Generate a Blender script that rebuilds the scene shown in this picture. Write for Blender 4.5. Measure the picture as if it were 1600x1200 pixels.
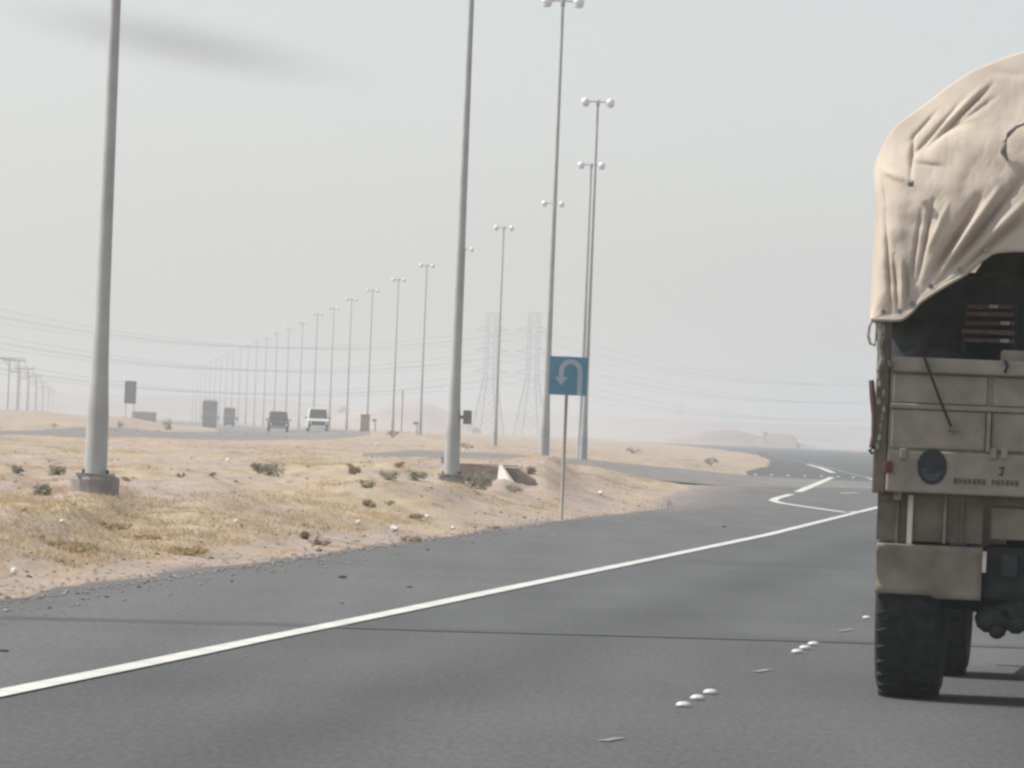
import bpy, math, random
import numpy as np
from mathutils import Vector, Matrix, noise

random.seed(7)
rng = np.random.default_rng(11)
for o in list(bpy.data.objects):
    bpy.data.objects.remove(o)
S = bpy.context.scene
COL = S.collection

# ------------------------------------------------------------------ camera, light, exposure
FPX, EYE, ROLL, HORY = 9000.0, 1.45, 0.042, 672.0      # focal length in photo pixels, eye height, roll, horizon row at centre
r_ = math.atan(ROLL)
e_ = math.atan((HORY - 600.0) * math.cos(r_) / FPX)
FWD = Vector((0, math.cos(e_), math.sin(e_)))
R0, U0 = Vector((1, 0, 0)), Vector((0, -math.sin(e_), math.cos(e_)))
UP = U0 * math.cos(r_) - R0 * math.sin(r_)
RIGHT = R0 * math.cos(r_) + U0 * math.sin(r_)
CAM = Vector((0, 0, EYE))
cd = bpy.data.cameras.new('camera')
cam = bpy.data.objects.new('camera', cd)
COL.objects.link(cam)
cd.sensor_width = 36.0
cd.lens = FPX / 1600.0 * 36.0
cd.clip_start, cd.clip_end = 0.5, 20000.0
cam.matrix_world = Matrix(((RIGHT.x, UP.x, -FWD.x, CAM.x), (RIGHT.y, UP.y, -FWD.y, CAM.y),
                           (RIGHT.z, UP.z, -FWD.z, CAM.z), (0, 0, 0, 1)))
S.camera = cam

SUN_EL, SUN_AZ = math.radians(50), math.radians(-80)     # azimuth from +Y, negative = to the left
w = bpy.data.worlds.new('World')
S.world = w
w.use_nodes = True
nt = w.node_tree
nt.nodes.clear()
sky = nt.nodes.new('ShaderNodeTexSky')
sky.sky_type = 'NISHITA'
sky.sun_disc = False
sky.sun_elevation = SUN_EL
sky.sun_rotation = SUN_AZ
sky.air_density, sky.dust_density, sky.ozone_density = 1.0, 1.0, 1.0
hs = nt.nodes.new('ShaderNodeHueSaturation')
hs.inputs['Saturation'].default_value = 0.34
bg = nt.nodes.new('ShaderNodeBackground')
bg.inputs['Strength'].default_value = 0.115
wo = nt.nodes.new('ShaderNodeOutputWorld')
nt.links.new(sky.outputs[0], hs.inputs['Color'])
nt.links.new(hs.outputs[0], bg.inputs['Color'])
nt.links.new(bg.outputs[0], wo.inputs['Surface'])

sd = bpy.data.lights.new('sun', 'SUN')
sd.energy, sd.angle, sd.color = 3.6, math.radians(0.6), (1.0, 0.97, 0.92)
sun = bpy.data.objects.new('sun', sd)
COL.objects.link(sun)
SUN = Vector((math.sin(SUN_AZ) * math.cos(SUN_EL), math.cos(SUN_AZ) * math.cos(SUN_EL), math.sin(SUN_EL)))
sun.rotation_euler = SUN.to_track_quat('Z', 'Y').to_euler()

S.view_settings.view_transform = 'Standard'
S.view_settings.look = 'None'
S.view_settings.exposure = 0.33
S.view_settings.gamma = 1.0
S.view_settings.use_curve_mapping = False
S.render.engine = 'CYCLES'
S.cycles.pixel_filter_type = 'BLACKMAN_HARRIS'
S.cycles.filter_width = 2.7
S.cycles.max_bounces = 6
S.cycles.volume_bounces = 1
S.cycles.use_denoising = True

HAZE_DENSITY, HAZE_COLOR = 0.00074, (0.775, 0.808, 0.835)

# ------------------------------------------------------------------ helpers
def P(px, py, d):
    return CAM + d * (FWD + RIGHT * ((px - 800) / FPX) + UP * ((600 - py) / FPX))

def tag(o, label=None, cat=None, group=None, kind=None):
    if label: o['label'] = label
    if cat: o['category'] = cat
    if group: o['group'] = group
    if kind: o['kind'] = kind
    return o

def empty(name, loc, rz=0.0, parent=None):
    o = bpy.data.objects.new(name, None)
    o.empty_display_size = 0.2
    o.location = loc
    o.rotation_euler = (0, 0, rz)
    COL.objects.link(o)
    if parent: o.parent = parent
    return o

def copy_tree(o, parent=None):
    c = o.copy()
    COL.objects.link(c)
    c.parent = parent
    for ch in o.children:
        copy_tree(ch, c)
    return c

class MB:
    def __init__(s):
        s.v, s.f, s.m, s.k = [], [], [], 0
    def _add(s, vs, fs):
        n = len(s.v)
        s.v += [tuple(p) for p in vs]
        for f in fs:
            s.f.append(tuple(i + n for i in f)); s.m.append(s.k)
        return s
    def mat(s, k):
        s.k = k
        return s
    def box(s, c, sz, rot=None, taper=1.0):
        hx, hy, hz = sz[0] / 2, sz[1] / 2, sz[2] / 2
        vs = []
        for z, t in ((-hz, 1.0), (hz, taper)):
            for x, y in ((-hx, -hy), (hx, -hy), (hx, hy), (-hx, hy)):
                p = Vector((x * t, y * t, z))
                if rot is not None: p = rot @ p
                vs.append(p + Vector(c))
        return s._add(vs, [(3, 2, 1, 0), (4, 5, 6, 7), (0, 1, 5, 4), (1, 2, 6, 5), (2, 3, 7, 6), (3, 0, 4, 7)])
    def prism(s, outline, axis, a0, a1):
        """outline in the two other axes, extruded along axis"""
        n = len(outline)
        vs = []
        for a in (a0, a1):
            for p, q in outline:
                vs.append({'x': (a, p, q), 'y': (p, a, q), 'z': (p, q, a)}[axis])
        fs = [tuple(range(n))[::-1], tuple(range(n, 2 * n))]
        fs += [(i, (i + 1) % n, n + (i + 1) % n, n + i) for i in range(n)]
        return s._add(vs, fs)
    def tube(s, pts, rad, n=8, caps=True):
        pts = [Vector(p) for p in pts]
        if not hasattr(rad, '__len__'): rad = [rad] * len(pts)
        vs, fs = [], []
        for i, p in enumerate(pts):
            t = (pts[min(i + 1, len(pts) - 1)] - pts[max(i - 1, 0)]).normalized()
            a = Vector((0, 0, 1)) if abs(t.z) < 0.9 else Vector((1, 0, 0))
            u = t.cross(a).normalized(); w_ = t.cross(u)
            for k in range(n):
                th = 2 * math.pi * k / n
                vs.append(p + rad[i] * (math.cos(th) * u + math.sin(th) * w_))
        for i in range(len(pts) - 1):
            for k in range(n):
                k2 = (k + 1) % n
                fs.append((i * n + k, i * n + k2, (i + 1) * n + k2, (i + 1) * n + k))
        if caps:
            fs.append(tuple(range(n))); fs.append(tuple(range((len(pts) - 1) * n, len(pts) * n))[::-1])
        return s._add(vs, fs)
    def lathe(s, prof, n=16, c=(0, 0, 0), axis='z'):
        vs, fs = [], []
        for r, h in prof:
            for k in range(n):
                th = 2 * math.pi * k / n
                a, b = r * math.cos(th), r * math.sin(th)
                p = {'z': (a, b, h), 'x': (h, a, b), 'y': (a, h, b)}[axis]
                vs.append((p[0] + c[0], p[1] + c[1], p[2] + c[2]))
        for i in range(len(prof) - 1):
            for k in range(n):
                k2 = (k + 1) % n
                fs.append((i * n + k, i * n + k2, (i + 1) * n + k2, (i + 1) * n + k))
        fs.append(tuple(range(n))[::-1]); fs.append(tuple(range((len(prof) - 1) * n, len(prof) * n)))
        return s._add(vs, fs)
    def grid(s, rows):
        nr, nc = len(rows), len(rows[0])
        vs = [p for r in rows for p in r]
        fs = [(i * nc + j, i * nc + j + 1, (i + 1) * nc + j + 1, (i + 1) * nc + j) for i in range(nr - 1) for j in range(nc - 1)]
        return s._add(vs, fs)
    def build(s, name, mats, parent=None, smooth=False, bevel=0.0):
        me = bpy.data.meshes.new(name)
        me.from_pydata(s.v, [], s.f)
        if not isinstance(mats, (list, tuple)): mats = [mats]
        for m in mats: me.materials.append(m)
        me.polygons.foreach_set('material_index', s.m)
        if smooth: me.polygons.foreach_set('use_smooth', [True] * len(s.f))
        me.update()
        o = bpy.data.objects.new(name, me)
        COL.objects.link(o)
        if parent: o.parent = parent
        if bevel:
            b = o.modifiers.new('bevel', 'BEVEL'); b.width = bevel; b.segments = 2; b.limit_method = 'ANGLE'
        return o

def mat(name, col, rough=0.7, var=0.12, scale=6.0, metal=0.0, bump=0.0, col2=None, spec=0.4, coords='Object', detail=5.0, translucent=0.0):
    m = bpy.data.materials.new(name)
    m.use_nodes = True
    n = m.node_tree.nodes; l = m.node_tree.links
    b = n['Principled BSDF']
    b.inputs['Roughness'].default_value = rough
    b.inputs['Metallic'].default_value = metal
    b.inputs['Specular IOR Level'].default_value = spec
    tc = n.new('ShaderNodeTexCoord')
    nz = n.new('ShaderNodeTexNoise')
    nz.inputs['Scale'].default_value = scale
    nz.inputs['Detail'].default_value = detail
    l.new(tc.outputs[coords], nz.inputs['Vector'])
    cr = n.new('ShaderNodeValToRGB')
    c2 = col2 or tuple(min(1, c * (1 + var)) for c in col)
    c1 = col if col2 else tuple(c * (1 - var) for c in col)
    cr.color_ramp.elements[0].position, cr.color_ramp.elements[1].position = 0.35, 0.65
    cr.color_ramp.elements[0].color = (*c1, 1); cr.color_ramp.elements[1].color = (*c2, 1)
    l.new(nz.outputs['Fac'], cr.inputs['Fac'])
    l.new(cr.outputs['Color'], b.inputs['Base Color'])
    if bump:
        bp = n.new('ShaderNodeBump')
        bp.inputs['Strength'].default_value = 0.5
        bp.inputs['Distance'].default_value = bump
        l.new(nz.outputs['Fac'], bp.inputs['Height'])
        l.new(bp.outputs['Normal'], b.inputs['Normal'])
    if translucent:
        tr = n.new('ShaderNodeBsdfTranslucent')
        mx = n.new('ShaderNodeMixShader')
        mx.inputs[0].default_value = translucent
        l.new(cr.outputs['Color'], tr.inputs['Color'])
        l.new(b.outputs[0], mx.inputs[1]); l.new(tr.outputs[0], mx.inputs[2])
        l.new(mx.outputs[0], n['Material Output'].inputs['Surface'])
    return m

# ------------------------------------------------------------------ materials
M_galv = mat('galvanised_steel', (0.42, 0.43, 0.415), 0.5, 0.12, 2.0, metal=0.0)
M_conc = mat('concrete', (0.30, 0.28, 0.255), 0.9, 0.2, 5.0, bump=0.01)
M_bank = mat('earthy_concrete', (0.34, 0.275, 0.23), 0.95, 0.2, 6.0, bump=0.01)
M_conc_pale = mat('pale_concrete', (0.60, 0.56, 0.50), 0.9, 0.12, 4.0)
M_white = mat('white_enamel', (0.80, 0.80, 0.80), 0.3, 0.03, 5.0, spec=0.5)
M_head = mat('polished_lamp_housing', (0.82, 0.83, 0.84), 0.22, 0.02, 5.0, spec=1.0)
M_lens = mat('lamp_glass', (0.75, 0.76, 0.78), 0.12, 0.03, 5.0, spec=0.6)
M_steel = mat('grey_steel', (0.28, 0.28, 0.27), 0.55, 0.15, 4.0, metal=0.3)
M_dark = mat('dark_iron', (0.03, 0.032, 0.03), 0.6, 0.3, 9.0)
M_rubber = mat('tyre_rubber', (0.022, 0.023, 0.022), 0.85, 0.35, 14.0)
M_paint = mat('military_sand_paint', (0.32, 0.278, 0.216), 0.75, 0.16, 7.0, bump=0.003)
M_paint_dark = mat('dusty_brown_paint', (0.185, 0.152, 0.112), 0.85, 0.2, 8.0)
M_flap = mat('dusty_rubber_flap', (0.27, 0.228, 0.178), 0.85, 0.22, 5.0)
M_canvas = mat('tan_canvas', (0.77, 0.675, 0.56), 0.92, 0.085, 2.6, bump=0.014, detail=8.0, translucent=0.33)
M_hem = mat('canvas_hem', (0.52, 0.44, 0.35), 0.9, 0.1, 9.0)
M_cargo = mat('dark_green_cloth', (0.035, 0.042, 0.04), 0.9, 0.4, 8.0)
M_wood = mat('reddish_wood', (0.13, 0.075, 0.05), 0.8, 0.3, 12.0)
M_palewood = mat('pale_wood', (0.38, 0.34, 0.30), 0.8, 0.2, 12.0)
M_rope = mat('dirty_rope', (0.32, 0.29, 0.24), 0.9, 0.3, 30.0)
M_strap = mat('dark_strap', (0.035, 0.033, 0.03), 0.8, 0.2, 20.0)
M_redref = mat('red_reflector', (0.13, 0.035, 0.035), 0.3, 0.1, 5.0)
M_cream = mat('cream_paint', (0.80, 0.69, 0.55), 0.6, 0.08, 8.0)
M_emblem = mat('emblem_black', (0.022, 0.026, 0.028), 0.6, 0.2, 10.0)
M_emblem2 = mat('emblem_grey', (0.060, 0.066, 0.068), 0.6, 0.25, 16.0)
M_stencil = mat('stencil_paint', (0.045, 0.05, 0.048), 0.8, 0.2, 20.0)
M_postbrown = mat('dusty_post_steel', (0.34, 0.31, 0.26), 0.7, 0.15, 4.0)
M_blue = mat('sign_blue', (0.095, 0.265, 0.37), 0.55, 0.08, 3.0)
M_arrow = mat('sign_white', (0.40, 0.49, 0.53), 0.6, 0.06, 3.0)
M_glass = mat('dark_window_glass', (0.03, 0.035, 0.04), 0.1, 0.1, 3.0, spec=0.8)
M_carwhite = mat('white_car_paint', (0.78, 0.78, 0.74), 0.3, 0.03, 3.0, spec=0.6)
M_cardark = mat('charcoal_car_paint', (0.06, 0.062, 0.068), 0.3, 0.1, 3.0, spec=0.6)
M_carbrown = mat('brown_van_paint', (0.14, 0.11, 0.10), 0.5, 0.1, 3.0)
M_lorry = mat('lorry_dark_grey', (0.09, 0.095, 0.095), 0.6, 0.1, 3.0)
M_line = mat('road_paint_white', (0.54, 0.53, 0.49), 0.75, 0.10, 2.2, col2=(0.68, 0.67, 0.62), detail=9.0)
M_linefade = mat('worn_road_paint', (0.24, 0.24, 0.225), 0.8, 0.2, 8.0)
M_stud = mat('ceramic_stud', (0.66, 0.655, 0.62), 0.45, 0.14, 28.0)
M_tar = mat('tar_seam', (0.090, 0.091, 0.0895), 0.9, 0.08, 2.0, spec=0.25)
M_litter = mat('white_plastic', (0.82, 0.81, 0.78), 0.5, 0.05, 8.0)
M_stone = mat('desert_stone', (0.34, 0.275, 0.235), 0.95, 0.3, 20.0, coords='Object')
M_stonedark = mat('dark_stone', (0.10, 0.085, 0.075), 0.95, 0.3, 20.0)
M_hill = mat('hazy_hill_sand', (0.38, 0.30, 0.255), 0.95, 0.15, 0.02)
M_dune = mat('pinkish_dune_sand', (0.33, 0.25, 0.205), 0.95, 0.2, 0.05)
M_pylon = mat('pylon_steel', (0.12, 0.12, 0.12), 0.7, 0.1, 1.0)
M_cable = mat('cable', (0.06, 0.06, 0.06), 0.7, 0.1, 1.0)
M_pole = mat('weathered_timber', (0.12, 0.10, 0.085), 0.9, 0.2, 3.0)
M_straw = mat('dry_straw', (0.50, 0.375, 0.21), 0.9, 0.28, 0.8, coords='Object', translucent=0.3)
M_shrub = mat('grey_green_leaf', (0.35, 0.33, 0.245), 0.9, 0.3, 1.5, translucent=0.3)
M_shrubdry = mat('dry_yellow_leaf', (0.46, 0.355, 0.205), 0.9, 0.25, 1.5, translucent=0.3)
M_shrubbrown = mat('dry_brown_twig', (0.34, 0.26, 0.18), 0.9, 0.25, 1.5, translucent=0.3)
M_twig = mat('shrub_twig', (0.11, 0.08, 0.055), 0.9, 0.2, 6.0)

def asphalt(name, base, seed, dust=False):
    m = bpy.data.materials.new(name); m.use_nodes = True
    n = m.node_tree.nodes; l = m.node_tree.links
    b = n['Principled BSDF']; b.inputs['Roughness'].default_value = 0.88; b.inputs['Specular IOR Level'].default_value = 0.25
    tc = n.new('ShaderNodeTexCoord')
    def nz(scale, det, sx=1, sy=1):
        mp = n.new('ShaderNodeMapping'); mp.inputs['Scale'].default_value = (sx, sy, 1); mp.inputs['Location'].default_value = (seed, seed * 2, 0)
        t = n.new('ShaderNodeTexNoise'); t.inputs['Scale'].default_value = scale; t.inputs['Detail'].default_value = det
        l.new(tc.outputs['Object'], mp.inputs['Vector']); l.new(mp.outputs[0], t.inputs['Vector'])
        return t.outputs['Fac']
    big, streak, fine = nz(0.25, 3), nz(1.2, 4, 1.0, 0.06), nz(30.0, 3, 1.0, 0.15)
    def mix(a, fac, c0, c1):
        r = n.new('ShaderNodeMapRange'); r.inputs[1].default_value = 0.3; r.inputs[2].default_value = 0.7
        r.inputs[3].default_value = c0; r.inputs[4].default_value = c1
        l.new(fac, r.inputs[0])
        mm = n.new('ShaderNodeMath'); mm.operation = 'MULTIPLY'
        if a is None: mm.inputs[0].default_value = 1.0
        else: l.new(a, mm.inputs[0])
        l.new(r.outputs[0], mm.inputs[1])
        return mm.outputs[0]
    v = mix(mix(mix(None, big, 0.92, 1.08), streak, 0.9, 1.1), fine, 0.82, 1.18)
    vm = n.new('ShaderNodeVectorMath'); vm.operation = 'SCALE'
    vm.inputs[0].default_value = base
    aw = n.new('ShaderNodeAttribute'); aw.attribute_name = 'wear'
    wa = n.new('ShaderNodeMath'); wa.operation = 'MULTIPLY_ADD'; wa.inputs[2].default_value = 1.0
    l.new(aw.outputs['Fac'], wa.inputs[0]); l.new(nz(.35, 4, 1, .25), wa.inputs[1])
    wa2 = n.new('ShaderNodeMath'); wa2.operation = 'ADD'; l.new(wa.outputs[0], wa2.inputs[0]); l.new(aw.outputs['Fac'], wa2.inputs[1])
    wm_ = n.new('ShaderNodeMath'); wm_.operation = 'MULTIPLY'; l.new(v, wm_.inputs[0]); l.new(wa2.outputs[0], wm_.inputs[1])
    l.new(wm_.outputs[0], vm.inputs['Scale'])
    l.new(vm.outputs[0], b.inputs['Base Color'])
    if dust:                                    # blown sand lying along the edge of the paving
        at = n.new('ShaderNodeAttribute'); at.attribute_name = 'edge_dust'
        k1 = n.new('ShaderNodeMath'); k1.operation = 'MULTIPLY_ADD'; k1.inputs[1].default_value = 1.6; k1.inputs[2].default_value = -0.85
        l.new(nz(2.2, 6, 1.0, .35), k1.inputs[0])
        k2 = n.new('ShaderNodeMath'); k2.operation = 'ADD'; k2.use_clamp = True
        l.new(k1.outputs[0], k2.inputs[0]); l.new(at.outputs['Fac'], k2.inputs[1])
        k3 = n.new('ShaderNodeMath'); k3.operation = 'MULTIPLY'; k3.use_clamp = True
        l.new(k2.outputs[0], k3.inputs[0]); l.new(at.outputs['Fac'], k3.inputs[1])
        mx = n.new('ShaderNodeMix'); mx.data_type = 'RGBA'
        mx.inputs[7].default_value = (0.33, 0.265, 0.22, 1)
        l.new(k3.outputs[0], mx.inputs[0]); l.new(vm.outputs[0], mx.inputs[6]); l.new(mx.outputs[2], b.inputs['Base Color'])
    return m
M_asph = asphalt('asphalt', (0.0955, 0.0965, 0.0945), 1.0)
M_dusty = asphalt('dusty_asphalt', (0.200, 0.186, 0.168), 8.0)
M_asph2 = asphalt('worn_shoulder_asphalt', (0.123, 0.1235, 0.120), 5.0, True)

def sand_material():
    m = bpy.data.materials.new('desert_sand'); m.use_nodes = True
    n = m.node_tree.nodes; l = m.node_tree.links
    b = n['Principled BSDF']; b.inputs['Roughness'].default_value = 0.97; b.inputs['Specular IOR Level'].default_value = 0.1
    tc = n.new('ShaderNodeTexCoord')
    def nz(scale, det, loc, sy=1.0, dist=0.0):
        mp = n.new('ShaderNodeMapping'); mp.inputs['Location'].default_value = loc; mp.inputs['Scale'].default_value = (1, sy, 1)
        t = n.new('ShaderNodeTexNoise'); t.inputs['Scale'].default_value = scale; t.inputs['Detail'].default_value = det
        t.inputs['Distortion'].default_value = dist
        l.new(tc.outputs['Object'], mp.inputs['Vector']); l.new(mp.outputs[0], t.inputs['Vector'])
        return t.outputs['Fac']
    def ramp(f, p0, p1, c0, c1):
        r = n.new('ShaderNodeValToRGB'); r.color_ramp.elements[0].position = p0; r.color_ramp.elements[1].position = p1
        r.color_ramp.elements[0].color = (*c0, 1); r.color_ramp.elements[1].color = (*c1, 1); l.new(f, r.inputs['Fac'])
        return r.outputs['Color']
    def mix(fac, a, c, mode='MIX'):
        x = n.new('ShaderNodeMix'); x.data_type = 'RGBA'; x.blend_type = mode
        if isinstance(fac, float): x.inputs[0].default_value = fac
        else: l.new(fac, x.inputs[0])
        l.new(a, x.inputs[6]); l.new(c, x.inputs[7])
        return x.outputs[2]
    pink = ramp(nz(0.9, 6, (3, 1, 0), 0.35), 0.3, 0.7, (0.335, 0.27, 0.228), (0.435, 0.356, 0.302))
    yel = ramp(nz(1.6, 6, (9, 4, 0), 0.3), 0.3, 0.7, (0.385, 0.305, 0.205), (0.48, 0.398, 0.285))
    msk = n.new('ShaderNodeMapRange'); msk.inputs[1].default_value = 0.45; msk.inputs[2].default_value = 0.60
    l.new(nz(0.22, 5, (5, 2, 0), 0.3, 0.6), msk.inputs[0])
    c = mix(msk.outputs[0], pink, yel)
    spk = n.new('ShaderNodeMapRange'); spk.inputs[1].default_value = 0.55; spk.inputs[2].default_value = 0.68
    spk.inputs[3].default_value = 0.0; spk.inputs[4].default_value = 0.62
    l.new(nz(3.2, 5, (1, 7, 0), 0.16), spk.inputs[0])
    dk = ramp(nz(2.0, 2, (0, 0, 0)), 0.3, 0.7, (0.20, 0.15, 0.11), (0.26, 0.21, 0.14))
    c = mix(spk.outputs[0], c, dk)
    och = n.new('ShaderNodeMapRange'); och.inputs[1].default_value = 0.52; och.inputs[2].default_value = 0.66
    och.inputs[3].default_value = 0.0; och.inputs[4].default_value = 0.45
    l.new(nz(1.5, 5, (4, 9, 0), 0.14, 0.4), och.inputs[0])
    oc = ramp(nz(3.0, 2, (2, 0, 0)), 0.3, 0.7, (0.44, 0.295, 0.15), (0.47, 0.35, 0.21))
    c = mix(och.outputs[0], c, oc)
    gr = ramp(nz(22.0, 3, (0, 3, 0), 0.3), 0.3, 0.7, (0.82, 0.82, 0.82), (1.16, 1.14, 1.12))
    c = mix(1.0, c, gr, 'MULTIPLY')
    l.new(c, b.inputs['Base Color'])
    bp = n.new('ShaderNodeBump'); bp.inputs['Distance'].default_value = 0.05; bp.inputs['Strength'].default_value = 0.4
    l.new(nz(8.0, 5, (2, 2, 0)), bp.inputs['Height']); l.new(bp.outputs[0], b.inputs['Normal'])
    return m
M_sand = sand_material()

# ------------------------------------------------------------------ where things stand
# street lamps: (base pixel x, base pixel y, distance)
LAMPS = [(148, 768, 69), (705, 750, 100), (850, 714, 151), (911, 718, 192), (905, 717, 235), (848, 705, 280),
         (773, 699, 316), (714, 690, 360), (656, 681, 407), (613, 675, 454), (573, 674, 491), (541, 672, 529),
         (514, 670, 574), (489, 669, 606)]
d_ = 648.0
while d_ < 1330:
    hp = 108000.0 / d_
    xh = 133 + 220400.0 / d_
    LAMPS.append((xh - ROLL * hp, 638 + ROLL * xh + 1.0 * FPX / d_, d_))
    d_ += 43
LP = [P(*a) for a in LAMPS]

EDGE_D = np.array([10, 25, 42.8, 93, 115, 133, 172, 212, 241, 262, 330, 435, 540, 800, 1186, 1500, 9500.])
EDGE_X = np.array([-6.9, -5.5, -3.8, 0.83, 3.2, 3.7, 5.8, 8.3, 10.3, 11.0, 15.0, 19.8, 24.0, 25.0, 24.0, 18.0, -300.])
REDGE_X = np.array([14., 16, 18, 24, 26, 27, 29, 32, 34, 35, 40, 48, 55, 66, 75, 72, -240.])
xl = lambda d: np.interp(d, EDGE_D, EDGE_X)
xr = lambda d: np.interp(d, EDGE_D, REDGE_X)
LEFT_ROAD = [(-160, 175), (-60, 215), (-34, 242), (-23, 264), (-17.5, 320), (-15, 400), (-17.5, 470), (-26, 600), (-40, 760), (-75, 1200), (-120, 1800)]
CROSS_ROAD = [(14, 226), (9.6, 221), (5.8, 208), (4.0, 196), (2.0, 181), (.5, 180), (-.9, 205), (-2.2, 240)]
CROSS_W = [9, 10, 10, 9, 6, 5, 3.5, 1.5]
def chaikin(pts):
    pts = [np.array(p, float) for p in pts]
    for _ in range(2):
        q = [pts[0]]
        for a, b in zip(pts[:-1], pts[1:]): q += [a * .75 + b * .25, a * .25 + b * .75]
        pts = q + [pts[-1]]
    return pts
_c = chaikin([(x, y, w_) for (x, y), w_ in zip(CROSS_ROAD, CROSS_W)])
CROSS_ROAD, CROSS_W = [(float(p[0]), float(p[1])) for p in _c], [float(p[2]) for p in _c]
LEFT_CTRL = LEFT_ROAD
LEFT_ROAD = [(float(p[0]), float(p[1])) for p in chaikin(LEFT_ROAD)]
CTRL = [(p.x, p.y, p.z) for p in LP]
CTRL += [(-6, 50, .10), (-8, 60, .30), (-4, 60, .22), (-3, 80, .38), (-9, 90, .5), (-6, 100, .5), (-12, 120, .45), (-5, 130, .5),
         (0.3, 107, .38), (-.5, 108, .36), (-1.6, 108, .45), (-.4, 119, .72), (.5, 121, .70), (-2.5, 120, .62), (1.6, 112, .42),
         (3, 140, .22), (2, 155, .34), (4.2, 165, .2), (6, 185, .12), (2.2, 125, .25), (-10, 150, .40), (-15, 200, .25), (-6, 200, .42), (-18, 235, .26), (-12, 260, .30), (-5, 290, .40),
         (-35, 330, .6), (-30, 400, .9), (-42, 500, 1.35), (-35, 500, 1.15), (-60, 600, 1.6), (-45, 650, 1.1), (-30, 560, .45), (-28, 500, .4),
         (14, 280, .12), (15, 380, .25), (20, 700, .35), (5, 500, .5), (0, 700, .45), (10, 1000, .4), (20, 1100, .2),
         (-100, 2000, 0), (100, 2000, 0), (0, 1500, .2), (-150, 1000, .6), (0, 5000, 0), (-300, 5000, 0), (300, 5000, 0), (60, 1500, 0),
         (-60, 100, .5), (-40, 60, .4), (60, 60, .1), (80, 150, .1), (120, 400, .2), (-20, 40, .2), (-12, 25, .1), (-15, 60, .35)]
CTRL += [(x, y, .30 if y < 500 else (.30 - (y - 500) / 420 if y < 800 else -.35)) for x, y in LEFT_CTRL[1:]]
CTRL += [(9.6, 221, .06), (5.8, 208, .17), (4.0, 196, .27), (2.0, 181, .44), (.5, 180, .52), (-.9, 205, .5), (-2.8, 250, .45), (-5.8, 325, .38)]
CTRL = np.array(CTRL)
CU, CV = CTRL[:, 0] / CTRL[:, 1] * 90, np.log(CTRL[:, 1]) * 4.5

def smooth(t):
    t = np.clip(t, 0, 1)
    return t * t * (3 - 2 * t)

def T(x, y):
    """smooth ground height"""
    x, y = np.asarray(x, float), np.maximum(np.asarray(y, float), 5)
    u, v = x / y * 90, np.log(y) * 4.5
    sh = u.shape
    u, v = u.ravel(), v.ravel()
    z = np.zeros(len(u))
    for i in range(0, len(u), 20000):
        d2 = (u[i:i + 20000, None] - CU) ** 2 + (v[i:i + 20000, None] - CV) ** 2 + 1e-4
        wt = d2 ** -1.6
        z[i:i + 20000] = (wt * CTRL[:, 2]).sum(1) / wt.sum(1)
    z = z.reshape(sh)
    s = np.maximum(xl(y) - x, x - xr(y))
    return z * smooth(s / 3.0)

def seg_dist(x, y, line, hw=None):
    best = np.full(x.shape, 1e9)
    for i, ((x0, y0), (x1, y1)) in enumerate(zip(line[:-1], line[1:])):
        dx, dy = x1 - x0, y1 - y0
        t = np.clip(((x - x0) * dx + (y - y0) * dy) / (dx * dx + dy * dy), 0, 1)
        best = np.minimum(best, np.hypot(x - x0 - t * dx, y - y0 - t * dy) - (0 if hw is None else hw[i] + (hw[i + 1] - hw[i]) * t))
    return best

def vnoise(x, y, seed):
    """cheap value noise on arrays"""
    xi, yi = np.floor(x).astype(np.int64), np.floor(y).astype(np.int64)
    fx, fy = smooth(x - xi), smooth(y - yi)
    def h(a, b):
        k = (a * 374761393 + b * 668265263 + seed * 974634777) & 0xffffffff
        k = ((k ^ (k >> 13)) * 1274126177) & 0xffffffff
        return ((k ^ (k >> 16)) & 0xffff) / 65535.0
    return (h(xi, yi) * (1 - fx) + h(xi + 1, yi) * fx) * (1 - fy) + (h(xi, yi + 1) * (1 - fx) + h(xi + 1, yi + 1) * fx) * fy

LW = 5.5            # half width of the oncoming road
def ground(x, y):
    """height of the sand as built"""
    x, y = np.asarray(x, float), np.asarray(y, float)
    jag = (vnoise(y * 1.1, y * 0 + 3, 5) - .5) * .18 + (vnoise(y * .31, y * 0 + 3, 6) - .5) * .35
    off = np.maximum(xl(y) + jag - x, x - xr(y))
    d1, d2 = seg_dist(x, y, LEFT_ROAD) - LW, seg_dist(x, y, CROSS_ROAD, CROSS_W)
    out = np.minimum(np.minimum(off, d1), d2)            # > 0 on the sand
    k = smooth(out / 2.0)
    far = 1 / np.clip(y / 110.0, 1, 1.8)
    hum = (vnoise(x * 1.6, y * .55, 1) - .45) * .09 + (vnoise(x * 4.1, y * 1.4, 2) - .5) * .075 + (vnoise(x * 9.0, y * 3.5, 4) - .5) * .03 + (vnoise(x * .5, y * .12, 3) - .5) * .10 * far
    edge = .035 * smooth(out / .25)
    z = T(x, y) + np.where(out > 0, edge - .03 + k * hum, -.06 * smooth(-out / .25) - .03)
    return z

def gz(x, y):
    return float(ground(np.array([x]), np.array([y]))[0])

def hit(px, py):
    """where the ray through a photo pixel meets the ground"""
    dd = np.geomspace(20, 4000, 4000)
    dirv = FWD + RIGHT * ((px - 800) / FPX) + UP * ((600 - py) / FPX)
    X, Y, Z = dirv.x * dd, dirv.y * dd, EYE + dirv.z * dd
    below = Z <= ground(X, Y)
    i = int(np.argmax(below)) if below.any() else len(dd) - 1
    return Vector((X[i], Y[i], float(ground(X[i:i + 1], Y[i:i + 1])[0])))

def flat(px, py):
    """pixel to a point on the level main road"""
    dirv = FWD + RIGHT * ((px - 800) / FPX) + UP * ((600 - py) / FPX)
    t = -EYE / dirv.z
    return CAM + dirv * t

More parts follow.
